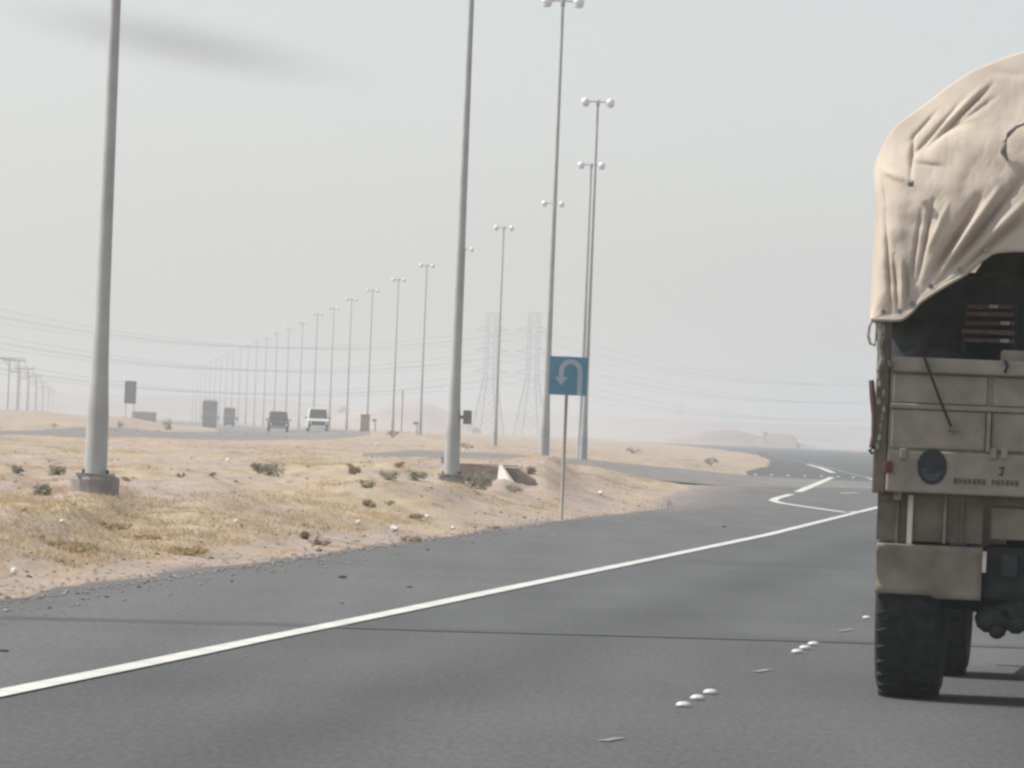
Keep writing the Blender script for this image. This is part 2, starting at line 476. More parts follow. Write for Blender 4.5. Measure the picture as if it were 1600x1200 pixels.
# ------------------------------------------------------------------ ground, roads, markings
ds = np.concatenate([np.geomspace(8, 38, 30)[:-1], np.geomspace(38, 130, 250)[:-1], np.geomspace(130, 420, 200)[:-1],
                     np.geomspace(420, 1500, 120)[:-1], np.geomspace(1500, 9400, 30)])
ang = np.concatenate([-np.geomspace(1.3, .11, 26), np.arange(-.1085, .034, .0013), np.geomspace(.036, 1.3, 34)])
AA, DD = np.meshgrid(ang, ds)
XX = AA * DD
ZZ = ground(XX, DD)
nr, nc = XX.shape
me = bpy.data.meshes.new('desert_ground')
vv = np.stack([XX, DD, ZZ], -1).reshape(-1, 3)
ii = np.arange(nr * nc).reshape(nr, nc)
ff = np.stack([ii[:-1, :-1], ii[:-1, 1:], ii[1:, 1:], ii[1:, :-1]], -1).reshape(-1, 4)
me.vertices.add(len(vv)); me.vertices.foreach_set('co', vv.ravel())
me.loops.add(ff.size); me.loops.foreach_set('vertex_index', ff.ravel().astype(np.int32))
me.polygons.add(len(ff)); me.polygons.foreach_set('loop_start', np.arange(0, ff.size, 4, dtype=np.int32))
me.polygons.foreach_set('loop_total', np.full(len(ff), 4, dtype=np.int32))
me.polygons.foreach_set('use_smooth', np.ones(len(ff), dtype=bool))
me.materials.append(M_sand); me.update(calc_edges=True)
go = bpy.data.objects.new('desert_ground', me); COL.objects.link(go)
tag(go, 'bare pinkish sand and dry earth of the desert plain', kind='structure')

def sheet(name, left, right, dists, m, lift, nx=8, dust=None):
    rows, du = [], []
    for d in dists:
        a, b = left(d), right(d)
        xs = np.linspace(a, b, nx)
        zs = T(xs, np.full(nx, d))
        if dust is not None:
            xs = a + (b - a) * np.linspace(0, 1, nx) ** 1.7
            du += [math.exp(-(x - a) / dust(d)) for x in xs]
        rows.append([(x, d, z + lift) for x, z in zip(xs, zs)])
    mb = MB().grid(rows)
    o = mb.build(name, m, smooth=True)
    if du:
        at = o.data.attributes.new('edge_dust', 'FLOAT', 'POINT'); at.data.foreach_set('value', du)
    return tag(o, kind='structure')

def ribbon(name, line, half, m, lift, step=4.0, nx=5, jag=0.0):
    pts, ws = [], []
    hws = half if isinstance(half, list) else [half] * len(line)
    for (x0, y0), (x1, y1), h0_, h1_ in zip(line[:-1], line[1:], hws[:-1], hws[1:]):
        k = max(1, int(math.hypot(x1 - x0, y1 - y0) / step))
        pts += [(x0 + (x1 - x0) * i / k, y0 + (y1 - y0) * i / k) for i in range(k)]
        ws += [h0_ + (h1_ - h0_) * i / k for i in range(k)]
    pts.append(line[-1]); ws.append(hws[-1])
    pa = np.array(pts, float)
    rows = []
    for i in range(len(pa)):
        t = pa[min(i + 1, len(pa) - 1)] - pa[max(i - 1, 0)]
        t /= np.hypot(*t)
        nrm = np.array([t[1], -t[0]])
        hw = ws[i] + .3 + (random.random() - .5) * jag
        cs = [pa[i] + nrm * hw * s for s in np.linspace(-1, 1, nx)]
        zz = T(np.array([c[0] for c in cs]), np.array([c[1] for c in cs]))
        rows.append([(c[0], c[1], z + lift) for c, z in zip(cs, zz)])
    return tag(MB().grid(rows).build(name, m, smooth=True), kind='structure')

road_d = np.concatenate([np.geomspace(8, 130, 160)[:-1], np.geomspace(130, 1235, 160)])

EDGE_PX = [(-700, 1229), (-350, 1156), (0, 1085), (200, 1044), (400, 1002), (600, 961), (800, 919), (1000, 878), (1200, 836), (1368, 794)]
EL = [flat(*p) for p in EDGE_PX] + [Vector((11.3, 160, 0)), Vector((13.2, 200, 0)), Vector((15.7, 250, 0))]
eld, elx = np.array([p.y for p in EL]), np.array([p.x for p in EL])
road_o = sheet('road', lambda d: xl(d) + (.5 if d < 233 else -.25), lambda d: max(xr(d), 6), road_d, M_asph, 0.0, 90)
_co = np.zeros(len(road_o.data.vertices) * 3); road_o.data.vertices.foreach_get('co', _co); _co = _co.reshape(-1, 3)
_off = _co[:, 0] - np.interp(_co[:, 1], eld, elx)          # distance right of the edge line
_wear = np.zeros(len(_co))
for c_ in (1.85, 5.5, 9.1):
    _wear += -.10 * np.exp(-((_off - c_) / .38) ** 2) + .05 * np.exp(-((_off - c_ + .85) / .32) ** 2) + .05 * np.exp(-((_off - c_ - .85) / .32) ** 2)
_at = road_o.data.attributes.new('wear', 'FLOAT', 'POINT'); _at.data.foreach_set('value', _wear)
def jagl(d):
    return xl(d) - .36 + float(((vnoise(np.array([d * 1.1]), np.array([3.]), 5) - .5) * .12)[0])
sh_d = np.concatenate([np.geomspace(10, 130, 300)[:-1], np.geomspace(130, 236, 60)])
sheet('road_shoulder', jagl, lambda d: np.interp(d, eld, elx), sh_d, M_asph2, 0.004, 16, lambda d: np.interp(d, [40, 80, 110, 130, 200, 236], [.16, .25, .6, 2.2, 2.2, .8]))
ribbon('oncoming_road', LEFT_ROAD, LW + .1, M_dusty, 0.0, 4.0, 6)
ribbon('crossover_road', CROSS_ROAD, CROSS_W, M_dusty, 0.006, 3.0, 6)

def line(name, pts, half, m, lift=0.009, label=None):
    rows = []
    P2 = []
    for a, b in zip(pts[:-1], pts[1:]):
        k = max(2, int((b - a).length / 2.5))
        P2 += [a + (b - a) * (i / k) for i in range(k)]
    P2.append(pts[-1])
    for i, p in enumerate(P2):
        t = (P2[min(i + 1, len(P2) - 1)] - P2[max(i - 1, 0)]).normalized()
        nrm = Vector((t.y, -t.x, 0))
        h = half * (1 + (random.random() - .5) * .16)
        rows.append([p - nrm * h + Vector((0, 0, lift)), p + nrm * h + Vector((0, 0, lift))])
    o = MB().grid(rows).build(name, m)
    return tag(o, label, kind='structure')
line('edge_line', EL, .078, M_line, label='long solid white line between the lane and the left shoulder')
line('worn_lane_line', [Vector((15.9, 256, 0)), Vector((21, 400, 0)), Vector((27, 620, 0)), Vector((29, 900, 0))], .10, M_linefade)
BAY = [(1345, 800), (1325, 802), (1268, 794), (1222, 787), (1207, 783), (1214, 779), (1236, 773)]
line('turning_bay_line', [flat(*p) for p in BAY], .11, M_line, 0.013)
line('turning_bay_line', [flat(*p) for p in [(1246, 769), (1275, 757), (1300, 746)]], .13, M_line)
line('turning_bay_line', [flat(*p) for p in [(1302, 739), (1282, 731), (1262, 726)]], .17, M_line)
line('lane_dash', [flat(1312, 771), flat(1338, 770.4)], .10, M_line)
line('lane_dash', [flat(1226, 716), flat(1300, 719)], .2, M_linefade)
for a, b in (((942, 1159), (970, 1154)), ((1179, 1051), (1202, 1047)), ((1311, 987), (1331, 984))):
    line('worn_paint_mark', [flat(*a), flat(*b)], .028, M_linefade, 0.006)
seam = [flat(-60, 964), flat(200, 971), flat(450, 977), flat(700, 985), flat(1000, 993), flat(1368, 1004), flat(1700, 1014)]
line('tar_seam', seam, .30, M_tar, 0.0052)

# road studs
stud_mb = MB().lathe([(.052, 0), (.05, .012), (.038, .024), (.018, .03), (.004, .031)], 12)
stud0 = None
def stud(px, py, label, group, s=1.0):
    global stud0
    p = flat(px, py)
    if stud0 is None:
        o = stud0 = stud_mb.build('road_stud', M_stud, smooth=True)
    else:
        o = stud0.copy(); COL.objects.link(o)
    o.location = (p.x, p.y, 0.005)
    o.scale = (s, s, s)
    tag(o, label, 'road stud', group)
tri = ['nearest', 'middle', 'farthest']
for (x, y), n_ in zip(((1068, 1105), (1090, 1094), (1110, 1085)), tri):
    stud(x, y, f'{n_} white round road stud of the trio closest to the camera', 'studs on the lane divide', .85)
for (x, y), n_ in zip(((1246, 1021), (1258, 1015), (1271, 1009)), tri):
    stud(x, y, f'{n_} white round road stud of the second trio, near the truck wheel', 'studs on the lane divide', .85)
stud(1354, 967, 'white road stud close beside the truck mud flap', 'studs on the lane divide', .7)
ordn = ['first', 'second', 'third', 'fourth', 'fifth', 'sixth', 'seventh', 'eighth']
for k, x in enumerate((1181, 1206, 1232, 1258, 1284, 1310, 1334, 1356)):
    stud(x, 742.5 + .028 * (x - 1181), f'{ordn[k]} stud from the left in the row across the road', 'studs in a row across the road', 1.5)
for k, (x, y) in enumerate(((1040, 736), (1016, 731), (1084, 741))):
    stud(x, y, ['white stud in the middle of the crossover mouth', 'leftmost white stud at the crossover', 'white stud at the right of the crossover mouth'][k], 'studs at the crossover', 1.6)

# ------------------------------------------------------------------ hills and far dunes
def ridge(name, crest, depth, label, lump=0.15, seed=1, nd=9):
    """crest: list of (photo px, photo py, distance) along the top"""
    pts = []
    for a, b in zip(crest[:-1], crest[1:]):
        for i in range(8):
            t = i / 8
            pts.append(P(*[a[k] + (b[k] - a[k]) * t for k in range(3)]))
    pts.append(P(*crest[-1]))
    rows = []
    for j in range(nd):
        v = j / (nd - 1) * 2 - 1
        prof = max(0.0, math.cos(v * math.pi / 2)) ** 1.2
        row = []
        for i, p in enumerate(pts):
            n1 = noise.noise(Vector((i * .13 + seed, v * .9, seed)))
            h = max(.1, p.z) * (1 + lump * n1) + 1.0
            row.append((p.x + n1 * 3, p.y + v * depth, h * prof - 1.0))
        rows.append(row)
    return tag(MB().grid(rows).build(name, M_dune if name == 'dune' else M_hill, smooth=True), label, kind='structure')
ridge('hills', [(-700, 590, 2300), (-300, 602, 2300), (0, 613, 2250), (200, 617, 2250), (420, 622, 2250), (540, 634, 2250)], 260, 'low hazy ridge far beyond the oncoming road', .05, 2)
ridge('hills', [(480, 652, 1700), (560, 640, 1650), (610, 629, 1600), (655, 626, 1600), (690, 638, 1600), (720, 655, 1600), (745, 668, 1600)], 160, 'low rounded hill behind the far lamp posts', .06, 3)
ridge('hills', [(700, 640, 2500), (900, 648, 2500), (1050, 655, 2400), (1200, 661, 2400), (1400, 667, 2400), (1700, 672, 2400)], 220, 'long pale ridge across the right horizon', .05, 4)
ridge('dune', [(1040, 688, 1330), (1075, 679, 1320), (1105, 673, 1320), (1140, 671, 1320), (1175, 679, 1320), (1200, 688, 1320)], 60, 'left one of two pinkish dunes beyond the road bend', .18, 5)
ridge('dune', [(1180, 688, 1290), (1195, 673, 1290), (1215, 677, 1290), (1245, 686, 1290), (1275, 698, 1290)], 50, 'right one of two pinkish dunes beyond the road bend', .2, 6)

# ------------------------------------------------------------------ street lamps
def lamp_meshes():
    shaft = MB().tube([(0, 0, .02), (0, 0, .7), (0, 0, 1.3), (0, 0, 2.0), (0, 0, 4.5), (0, 0, 7.5), (0, 0, 12.0)], [.136, .130, .103, .088, .070, .052, .036], 16, False)
    arm = MB().tube([(-.42, 0, 12.03), (-.2, 0, 12.05), (.2, 0, 12.05), (.42, 0, 12.03)], .024, 8)
    arm.lathe([(.055, 11.9), (.055, 12.08), (.03, 12.13)], 10)
    head = MB().lathe([(.02, .125), (.07, .115), (.115, .08), (.14, .03), (.145, -.03), (.14, -.07), (.13, -.08)], 16)
    lens = MB().lathe([(.125, -.08), (.12, -.13), (.09, -.17), (.03, -.185)], 16)
    return shaft, arm, head, lens
def make_lamp():
    r = empty('street_lamp', (0, 0, 0))
    sh, ar, hd, ln = lamp_meshes()
    sh.build('pole', M_galv, r, True)
    ar.build('arm', M_galv, r, True)
    MB().box((0, 0, .012), (.46, .46, .024)).build('base_plate', M_steel, r)
    h0 = hd.build('lamp_head', M_head, r, True); h0.location = (-.42, 0, 12.05)
    l0 = ln.build('lens', M_lens, h0, True)
    h1 = h0.copy(); COL.objects.link(h1); h1.parent = r; h1.location = (.42, 0, 12.05)
    l1 = l0.copy(); COL.objects.link(l1); l1.parent = h1
    return r
proto = make_lamp()
ORD = ['nearest', 'second nearest', 'third nearest', 'fourth nearest', 'fifth nearest', 'sixth nearest', 'seventh nearest', 'eighth nearest', 'ninth nearest', 'tenth nearest',
       'eleventh', 'twelfth', 'thirteenth', 'fourteenth', 'fifteenth', 'sixteenth', 'seventeenth', 'eighteenth', 'nineteenth', 'twentieth', 'twenty first',
       'twenty second', 'twenty third', 'twenty fourth', 'twenty fifth', 'twenty sixth', 'twenty seventh', 'twenty eighth', 'twenty ninth', 'thirtieth', 'thirty first', 'thirty second']
lamps = []
for i, p in enumerate(LP):
    o = proto if i == 0 else copy_tree(proto)
    o.location = (p.x, p.y, gz(p.x, p.y) - .02)
    o.rotation_euler = (0, 0, random.uniform(-.12, .12))
    lb = f'{ORD[i]} galvanised double headed street lamp in the median row'
    if i == 0: lb = 'tall grey lamp post on a wide round concrete base, nearest the camera'
    if i == 1: lb = 'grey lamp post standing beside the culvert with the pale wing wall'
    if i == 2: lb = 'lamp post rising just left behind the blue sign, heads cut at the top'
    if i == 3: lb = 'taller looking of the two close lamp posts just right of the blue sign'
    if i == 4: lb = 'shorter looking of the two close lamp posts just right of the blue sign'
    tag(o, lb, 'street lamp', 'lamp posts along the median')
    lamps.append(o)
# concrete footings of the two nearest lamps
for k, rad, h in ((0, .29, .27), (1, .24, .21)):
    L = lamps[k]
    MB().lathe([(rad * .98, -h - .1), (rad, -h * .5), (rad * 1.02, -.05), (rad * .97, -.012), (rad * .4, -.004)], 14).build('concrete_footing', M_conc, L)
    for a in range(4):
        th = a * math.pi / 2 + .78
        MB().tube([(math.cos(th) * .2 * (1 if k == 0 else .95), math.sin(th) * .2, .02), (math.cos(th) * .2, math.sin(th) * .2, .07)], .018, 6).build('anchor_bolt', M_dark, L)
    L.location.z += h - .03
MB().box((.24, -.02, 1.02), (.14, .12, .24)).build('sign_stand_in', M_steel, lamps[1], bevel=.01)  # added box on the pole, standing in for a distant dark sign
MB().box((.15, -.02, 1.02), (.06, .05, .06)).build('bracket', M_steel, lamps[1])

# ------------------------------------------------------------------ u-turn sign
sp = hit(877, 813)
sg = empty('turn_sign', sp, .06)
tag(sg, 'square blue u-turn sign with white bent arrow on a thin post', 'road sign')
PX = 97.0
MB().tube([(0, 0.02, -.2), (0, .02, 2.66)], .026, 8).build('post', M_postbrown, sg, True)
W = .635
pan = MB().box((.01, -.03, 2.375), (W, .02, W)).build('panel', M_blue, sg, bevel=.008)
# bent arrow in panel units, drawn as a flat plate
path = [(.195, -.31), (.195, .08)]
for k in range(0, 13):
    a = math.pi * k / 12
    path.append((.04 + .155 * math.cos(a), .08 + .155 * math.sin(a)))
path.append((-.115, -.02))
mb = MB()
rows = []
for i, (x, z) in enumerate(path):
    x0, z0 = path[max(i - 1, 0)]; x1, z1 = path[min(i + 1, len(path) - 1)]
    tx, tz = x1 - x0, z1 - z0; L_ = math.hypot(tx, tz)
    nx_, nz_ = -tz / L_ * .041, tx / L_ * .041
    rows.append([(.01 + x + nx_, -.0435, 2.375 + z + nz_), (.01 + x - nx_, -.0435, 2.375 + z - nz_)])
mb.grid(rows)
mb.prism([(.01 - .225, 2.375 - .02), (.01 - .005, 2.375 - .02), (.01 - .115, 2.375 - .16)], 'y', -.0455, -.042)
mb.build('arrow', M_arrow, pan)
for z in (2.15, 2.5):
    MB().box((0, -.005, z), (.12, .035, .03)).build('clamp', M_steel, sg)

# ------------------------------------------------------------------ culvert
cp = hit(768, 757)
base = gz(cp.x, cp.y)
cu = empty('culvert', (cp.x, cp.y + 2.0, base - .05), -.1)
tag(cu, 'concrete culvert headwall with a pale sloping wing wall in the ditch', 'culvert')
MB().prism([(-.7, -.3), (.95, -.3), (.82, .16), (.5, .36), (-.7, .40)], 'y', 0.0, .35).build('headwall', M_bank, cu, bevel=.015)
MB().box((-.10, .12, .405), (1.15, .30, .03)).build('coping', M_bank, cu, bevel=.008)
MB().lathe([(.13, -.06), (.16, -.06), (.16, .02), (.13, .02)], 18, (-.0, 0, .1), 'y').build('pipe', M_conc, cu)
MB().lathe([(.128, -.05), (.01, -.048)], 18, (-.0, 0, .1), 'y').build('pipe_mouth', M_dark, cu)
wm = MB()._add([(.13, -.45, -.25), (.13, -.10, .40), (.19, -.10, .42), (.56, -1.3, -.02), (.56, -1.4, -.25), (.13, -.25, -.3), (.15, .05, .38), (.21, .05, .40), (.66, -1.2, -.04), (.66, -1.2, -.3)],
               [(0, 4, 3, 2, 1), (5, 6, 7, 8, 9), (0, 1, 6, 5), (1, 2, 7, 6), (2, 3, 8, 7), (3, 4, 9, 8), (4, 0, 5, 9)])
wm.build('wing_wall', M_conc_pale, cu)

# ------------------------------------------------------------------ far vehicles
def far_vehicle(name, d, px, W_, H_, L_, body, label, cat, style='car', hood=None):
    p = hit_on_left(px, d)
    r = empty(name, p, 0.06)
    tag(r, label, cat, 'vehicles coming along the oncoming road')
    hb = H_ * .52
    w2 = W_ / 2
    if style == 'car':
        prof = [(0, .32), (0, hb * .92), (.1 * L_, hb), (.30 * L_, hb * 1.04), (L_, hb * 1.02), (L_, .32)]
        MB().prism(prof, 'x', -w2, w2).build('body', body, r, bevel=.06)
        cab = [(.30 * L_, hb), (.42 * L_, H_), (.92 * L_, H_), (L_ * .99, hb)]
        n = len(cab)
        vs = [(-w2 * .97, y, z) if z < H_ else (-w2 * .80, y, z) for y, z in cab] + [(w2 * .97, y, z) if z < H_ else (w2 * .80, y, z) for y, z in cab]
        MB()._add(vs, [(0, 1, 2, 3), (7, 6, 5, 4), (0, 4, 5, 1), (1, 5, 6, 2), (2, 6, 7, 3), (3, 7, 4, 0)]).build('cabin', body, r, bevel=.05)
        q = lambda x, t: (x, .30 * L_ + .12 * L_ * t - .03, hb + (H_ - hb) * t)
        MB()._add([q(-w2 * .86, .1), q(w2 * .86, .1), q(w2 * .73, .88), q(-w2 * .73, .88), ], [(0, 1, 2, 3)]).build('windscreen', M_glass, r)
        MB().box((0, -.02, hb * .60), (W_ * .94, .05, hb * .50)).build('grille', M_dark, r)
        for s in (-1, 1):
            MB().lathe([(.11, -.06), (.11, .0), (.05, .02)], 10, (s * w2 * .74, -.03, hb * .70), 'y').build('headlight', M_lens, r)
            MB().box((s * (w2 + .1), .33 * L_, hb * 1.12), (.18, .08, .15)).build('mirror', M_dark, r)
            for yy in (.2, .78):
                wh = MB().lathe([(.2, -.1), (.36, -.1), (.38, -.05), (.38, .05), (.36, .1), (.2, .1)], 14, (s * (w2 - .12), yy * L_, .38), 'x').build('wheel', M_rubber, r)
        MB().box((0, -.07, .45), (W_ * .72, .16, .24)).build('bumper', hood or body, r, bevel=.03)
    else:
        MB().box((0, .9, H_ * .33), (W_, 1.7, H_ * .50)).build('cab', body, r, bevel=.08)
        MB().box((0, L_ * .58, H_ * .56), (W_ * 1.04, L_ * .72, H_ * .76)).build('cargo_box', body, r, bevel=.04)
        MB().box((-.05, L_ * .45, H_ * .97), (W_ * .9, L_ * .9, H_ * .06)).build('roof_sheet', M_white, r)
        MB().box((0, .03, H_ * .42), (W_ * .86, .05, H_ * .17)).build('windscreen', M_glass, r)
        MB().box((0, .0, H_ * .2), (W_ * .7, .06, H_ * .12)).build('grille', M_dark, r)
        MB().box((0, -.03, .5), (W_ * .95, .2, .22)).build('bumper', M_dark, r)
        for s in (-1, 1):
            MB().box((s * (w2 + .2), .12, H_ * .42), (.22, .08, .5)).build('mirror', M_white if s < 0 else M_dark, r)
            for yy in (.9, L_ * .8):
                MB().lathe([(.25, -.13), (.45, -.13), (.48, -.06), (.48, .06), (.45, .13), (.25, .13)], 14, (s * (w2 - .16), yy, .48), 'x').build('wheel', M_rubber, r)
    return r
def hit_on_left(px, d):
    p = P(px, 670, d)
    return Vector((p.x, p.y, float(T(np.array([p.x]), np.array([p.y]))[0]) + .002))
far_vehicle('pickup', 500, 497, 1.85, 2.1, 4.9, M_carwhite, 'white pickup driving towards us on the oncoming road', 'pickup', 'car', M_carwhite)
far_vehicle('car', 515, 435, 1.9, 1.85, 4.6, M_cardark, 'dark grey car driving left of the white pickup', 'car', 'car', M_steel)
far_vehicle('lorry', 770, 327, 1.9, 4.2, 7.0, M_lorry, 'tall dark lorry with a white roof shimmering in the heat', 'lorry', 'lorry')
far_vehicle('van', 800, 358, 1.55, 2.7, 5.0, M_carbrown, 'brown van half dissolved in the heat, right of the lorry', 'van', 'lorry')

# ------------------------------------------------------------------ small roadside furniture far off
p = P(202, 655, 560); z = gz(p.x, p.y)
o = empty('roadside_board', (p.x, p.y, z)); tag(o, 'dark upright board on two posts beside the oncoming road', 'sign board')
MB().box((0, 0, 2.62), (1.12, .1, 2.2)).build('board', M_lorry, o)
for s in (-.4, .4): MB().tube([(s, .08, -.1), (s, .08, 2.4)], .05, 6).build('post', M_galv, o)
p = P(225, 655, 620); z = gz(p.x, p.y)
o = empty('roadside_block', (p.x, p.y, z)); tag(o, 'low grey block wall right of the dark board', 'wall')
MB().box((0, 0, .3), (2.6, .5, 1.0)).build('block_wall', M_bank, o); MB().box((0, 0, .84), (2.7, .6, .08)).build('coping', M_conc_pale, o)
p = P(570, 672, 470); z = gz(p.x, p.y)
o = empty('roadside_cabinet', (p.x, p.y, z)); tag(o, 'small brown steel cabinet beside the far lamp posts', 'cabinet')
MB().box((0, 0, .70), (.72, .5, 1.25)).build('case', M_carbrown, o, bevel=.03); MB().box((0, 0, .05), (.85, .6, .2)).build('plinth', M_conc, o); MB().box((0, 0, 1.35), (.8, .58, .06)).build('lid', M_carbrown, o)
MB().box((.02, -.26, .72), (.6, .02, 1.0)).build('door', M_paint, o)
for (px, py, d, h, lb) in ((586, 672, 470, 1.05, 'short marker post right of the brown cabinet'), (627, 676, 440, 3.2, 'thin bare signpost between the ninth and tenth lamps'),
                           (651, 680, 405, 1.0, 'small sign plate on a stake beside the ninth lamp')):
    p = P(px, py, d); z = gz(p.x, p.y)
    o = empty('marker_post', (p.x, p.y, z)); tag(o, lb, 'post', 'marker posts on the median')
    MB().tube([(0, 0, -.1), (0, 0, h)], .05, 6).build('stake', M_steel, o)
    MB().box((-.02 if h > 2 else -.08, -.06, h - .12), (.12 if h > 2 else .34, .03, .2)).build('plate', M_steel, o)

# ------------------------------------------------------------------ power lines
def beam(mb, a, b, t):
    mb.tube([a, b], t, 4, False)
def pylon_mesh():
    body, arms = MB(), MB()
    H, waist, wb, wt = 40.0, 20.0, 4.2, 1.5
    def wd(z): return wb + (wt - wb) * (z / waist) if z < waist else wt
    zs = [0, 6, 11, 15.5, 19.5, 23, 26.5, 30, 33.5, 37, 40]
    for a, b in zip(zs[:-1], zs[1:]):
        A = [(sx * wd(a), sy * wd(a), a) for sx, sy in ((-1, -1), (1, -1), (1, 1), (-1, 1))]
        B = [(sx * wd(b), sy * wd(b), b) for sx, sy in ((-1, -1), (1, -1), (1, 1), (-1, 1))]
        for k in range(4):
            beam(body, A[k], B[k], .22 if a < waist - 1 else .17); beam(body, B[k], B[(k + 1) % 4], .07)
            beam(body, A[k], B[(k + 1) % 4], .07)
            if a < waist - 1: beam(body, A[(k + 1) % 4], B[k], .07)
    for z in (19.8, 26.8, 33.8):
        for s in (-1, 1):
            tip = (s * 6.0, 0, z + .5)
            for sy in (-1, 1):
                beam(arms, (s * wt, sy * wt, z), tip, .12); beam(arms, (s * wt, sy * wt, z + 1.8), tip, .10)
    return body, arms
def make_pylon(p, rz, lb):
    o = empty('power_pylon', p, rz); tag(o, lb, 'pylon', 'power pylons crossing the plain')
    b, a = pylon_mesh()
    b.build('lattice_tower', M_pylon, o); a.build('cross_arms', M_pylon, o)
    return o
PA = [(762, 676, 1900), (828, 676, 1880)]
pyl = []
g0 = lambda a: Vector((P(*a).x, P(*a).y, -.05))
o = make_pylon(g0(PA[0]), -.35, 'left one of the two lattice pylons right of the second lamp'); pyl.append(o)
o2 = copy_tree(o); o2.location = g0(PA[1]); tag(o2, 'right one of the two lattice pylons, just left of the blue sign', 'pylon'); pyl.append(o2)
LEFTEND = [(-300, 640, 1500), (-230, 640, 1480)]
RIGHTEND = [(1465, 690, 2500), (1540, 690, 2480)]
for k in range(2):
    c = pyl[k].location
    for end, sag in ((LEFTEND[k], 10.5), (RIGHTEND[k], 9.5)):
        q = P(*end)
        side = 'left' if end[0] < 0 else 'right'
        for z, nm in ((19.8, 'lowest'), (26.8, 'middle'), (33.8, 'highest')):
            for s in (-1, 1):
                ox, oy = s * 6 * math.cos(-.35), s * 6 * math.sin(-.35)
                a = Vector((c.x + ox, c.y + oy, z - .6)); b = Vector((q.x + ox, q.y + oy, z - .6))
                pts = [a + (b - a) * (i / 24) - Vector((0, 0, sag * 4 * (i / 24) * (1 - i / 24))) for i in range(25)]
                ob = MB().tube(pts, .06, 4, False).build('power_cable', M_cable)
                tag(ob, f'{nm} {"near" if s < 0 else "far"} side cable running {side} from the {"left" if k == 0 else "right"} pylon', 'cable', 'high voltage cables')
for a, b_ in ((RIGHTEND[0], 'far pylon hidden behind the truck, left one'), ):
    pass
for k, a in enumerate(((1062, 690, 3300), (1128, 690, 3300), (1190, 690, 3350))):
    c_ = copy_tree(pyl[0]); c_.location = g0(a); c_.rotation_euler = (0, 0, .5); c_.scale = (.55, .55, .55)
    tag(c_, ['leftmost of three very faint pylons on the right horizon', 'middle one of three very faint pylons on the right horizon', 'rightmost of three very faint pylons on the right horizon'][k], 'pylon')

# H-frame distribution poles at the left
def make_hframe():
    r = empty('power_pole', (0, 0, 0))
    for s in (-.75, .75): MB().tube([(s, 0, -.3), (s, 0, 9.0)], [.12, .09], 7).build('pole', M_pole, r)
    MB().box((0, 0, 8.75), (3.6, .14, .18)).build('crossarm', M_pole, r)
    MB().box((0, 0, 6.9), (1.5, .10, .12)).build('brace', M_pole, r)
    for s in (-1.6, 0, 1.6): MB().tube([(s, 0, 8.85), (s, 0, 9.2)], .07, 6).build('insulator', M_steel, r)
    return r
hf = make_hframe()
prev = None
hpos = []
for k in range(8):
    d = 930 + 150 * k * (1 + .10 * k)
    px = 128 - 109 * 930 / d
    p = P(px, 640, d)
    hpos.append(Vector((p.x, p.y, gz(p.x, p.y) - .05)))
for k, p in enumerate(hpos):
    o = hf if k == 0 else copy_tree(hf)
    o.location = p; o.rotation_euler = (0, 0, .1)
    lb = 'twin timber power pole with a crossarm, tallest at the left edge' if k == 0 else f'{ORD[k]} twin timber power pole of the line at the left edge'
    tag(o, lb, 'power pole', 'timber power poles at the left')
for s, nm in ((-1.6, 'left'), (0, 'middle'), (1.6, 'right')):
    pts = []
    first = hpos[0] + Vector((-40, -12, 0))
    seq = [first] + hpos
    for a, b in zip(seq[:-1], seq[1:]):
        for i in range(6):
            t = i / 6
            pts.append(a + (b - a) * t + Vector((s, 0, 9.2 - 1.1 * 4 * t * (1 - t))))
    pts.append(seq[-1] + Vector((s, 0, 9.2)))
    tag(MB().tube(pts, .05, 4, False).build('overhead_wire', M_cable), f'{nm} wire strung along the timber power poles', 'wire')

# ------------------------------------------------------------------ cargo truck
TR_YAW = math.radians(-7.0)
ct = flat(1368, 1086)                            # outer edge of the left rear tyre on the road
fw = Vector((math.sin(-TR_YAW), math.cos(-TR_YAW), 0)); rt = Vector((fw.y, -fw.x, 0))
AXLE = 0.80
tpos = ct - fw * AXLE - rt * 0.03
truck = empty('cargo_truck', (tpos.x, tpos.y, 0), TR_YAW)
tag(truck, 'sand coloured military cargo truck under a tan canvas cover seen from behind', 'truck')
def Lp(px, py, yl=0.0):
    dirv = FWD + RIGHT * ((px - 800) / FPX) + UP * ((600 - py) / FPX)
    o = CAM - Vector((tpos.x, tpos.y, 0))
    t = (yl - o.dot(fw)) / dirv.dot(fw)
    q = o + dirv * t
    return (q.dot(rt), q.z)
XC = 1.22                                        # centre line of the truck
# tailgate
x0, zb = Lp(1384, 768); _, zt = Lp(1400, 557)
zb2 = Lp(1457, 703)[1]; zm = Lp(1457, 636)[1]; zr = Lp(1457, 583)[1]
xw = 2 * (XC - x0)
tg = MB().box((XC, .05, (zb + zt) / 2), (xw, .05, zt - zb)).build('tailgate', M_paint, truck)
MB().box((XC, 0.005, (zr + zt) / 2), (xw, .085, zt - zr), ).build('top_rail', M_paint, tg, bevel=.012)
MB().box((XC, .0, (zb + zb2) / 2 - .005), (xw, .08, zb2 - zb - .01)).build('bottom_rail', M_paint, tg, bevel=.012)
MB().box((XC, .012, zm), (xw - .02, .03, .028)).build('rib', M_paint, tg, bevel=.006)
for i in range(4):
    xx = x0 + xw * (i + .5) / 4
    for za, zc in ((zm + .02, zr - .01), (zb2 + .006, zm - .02)):
        MB().box((xx, .018, (za + zc) / 2), (xw / 4 - .035, .02, zc - za)).build('panel', M_paint, tg, bevel=.006)
    if i < 3:
        MB().box((x0 + xw * (i + 1) / 4, .0, (zb2 + zm) / 2 - .01), (.022, .04, zm - zb2 - .02)).build('stiffener', M_paint, tg)
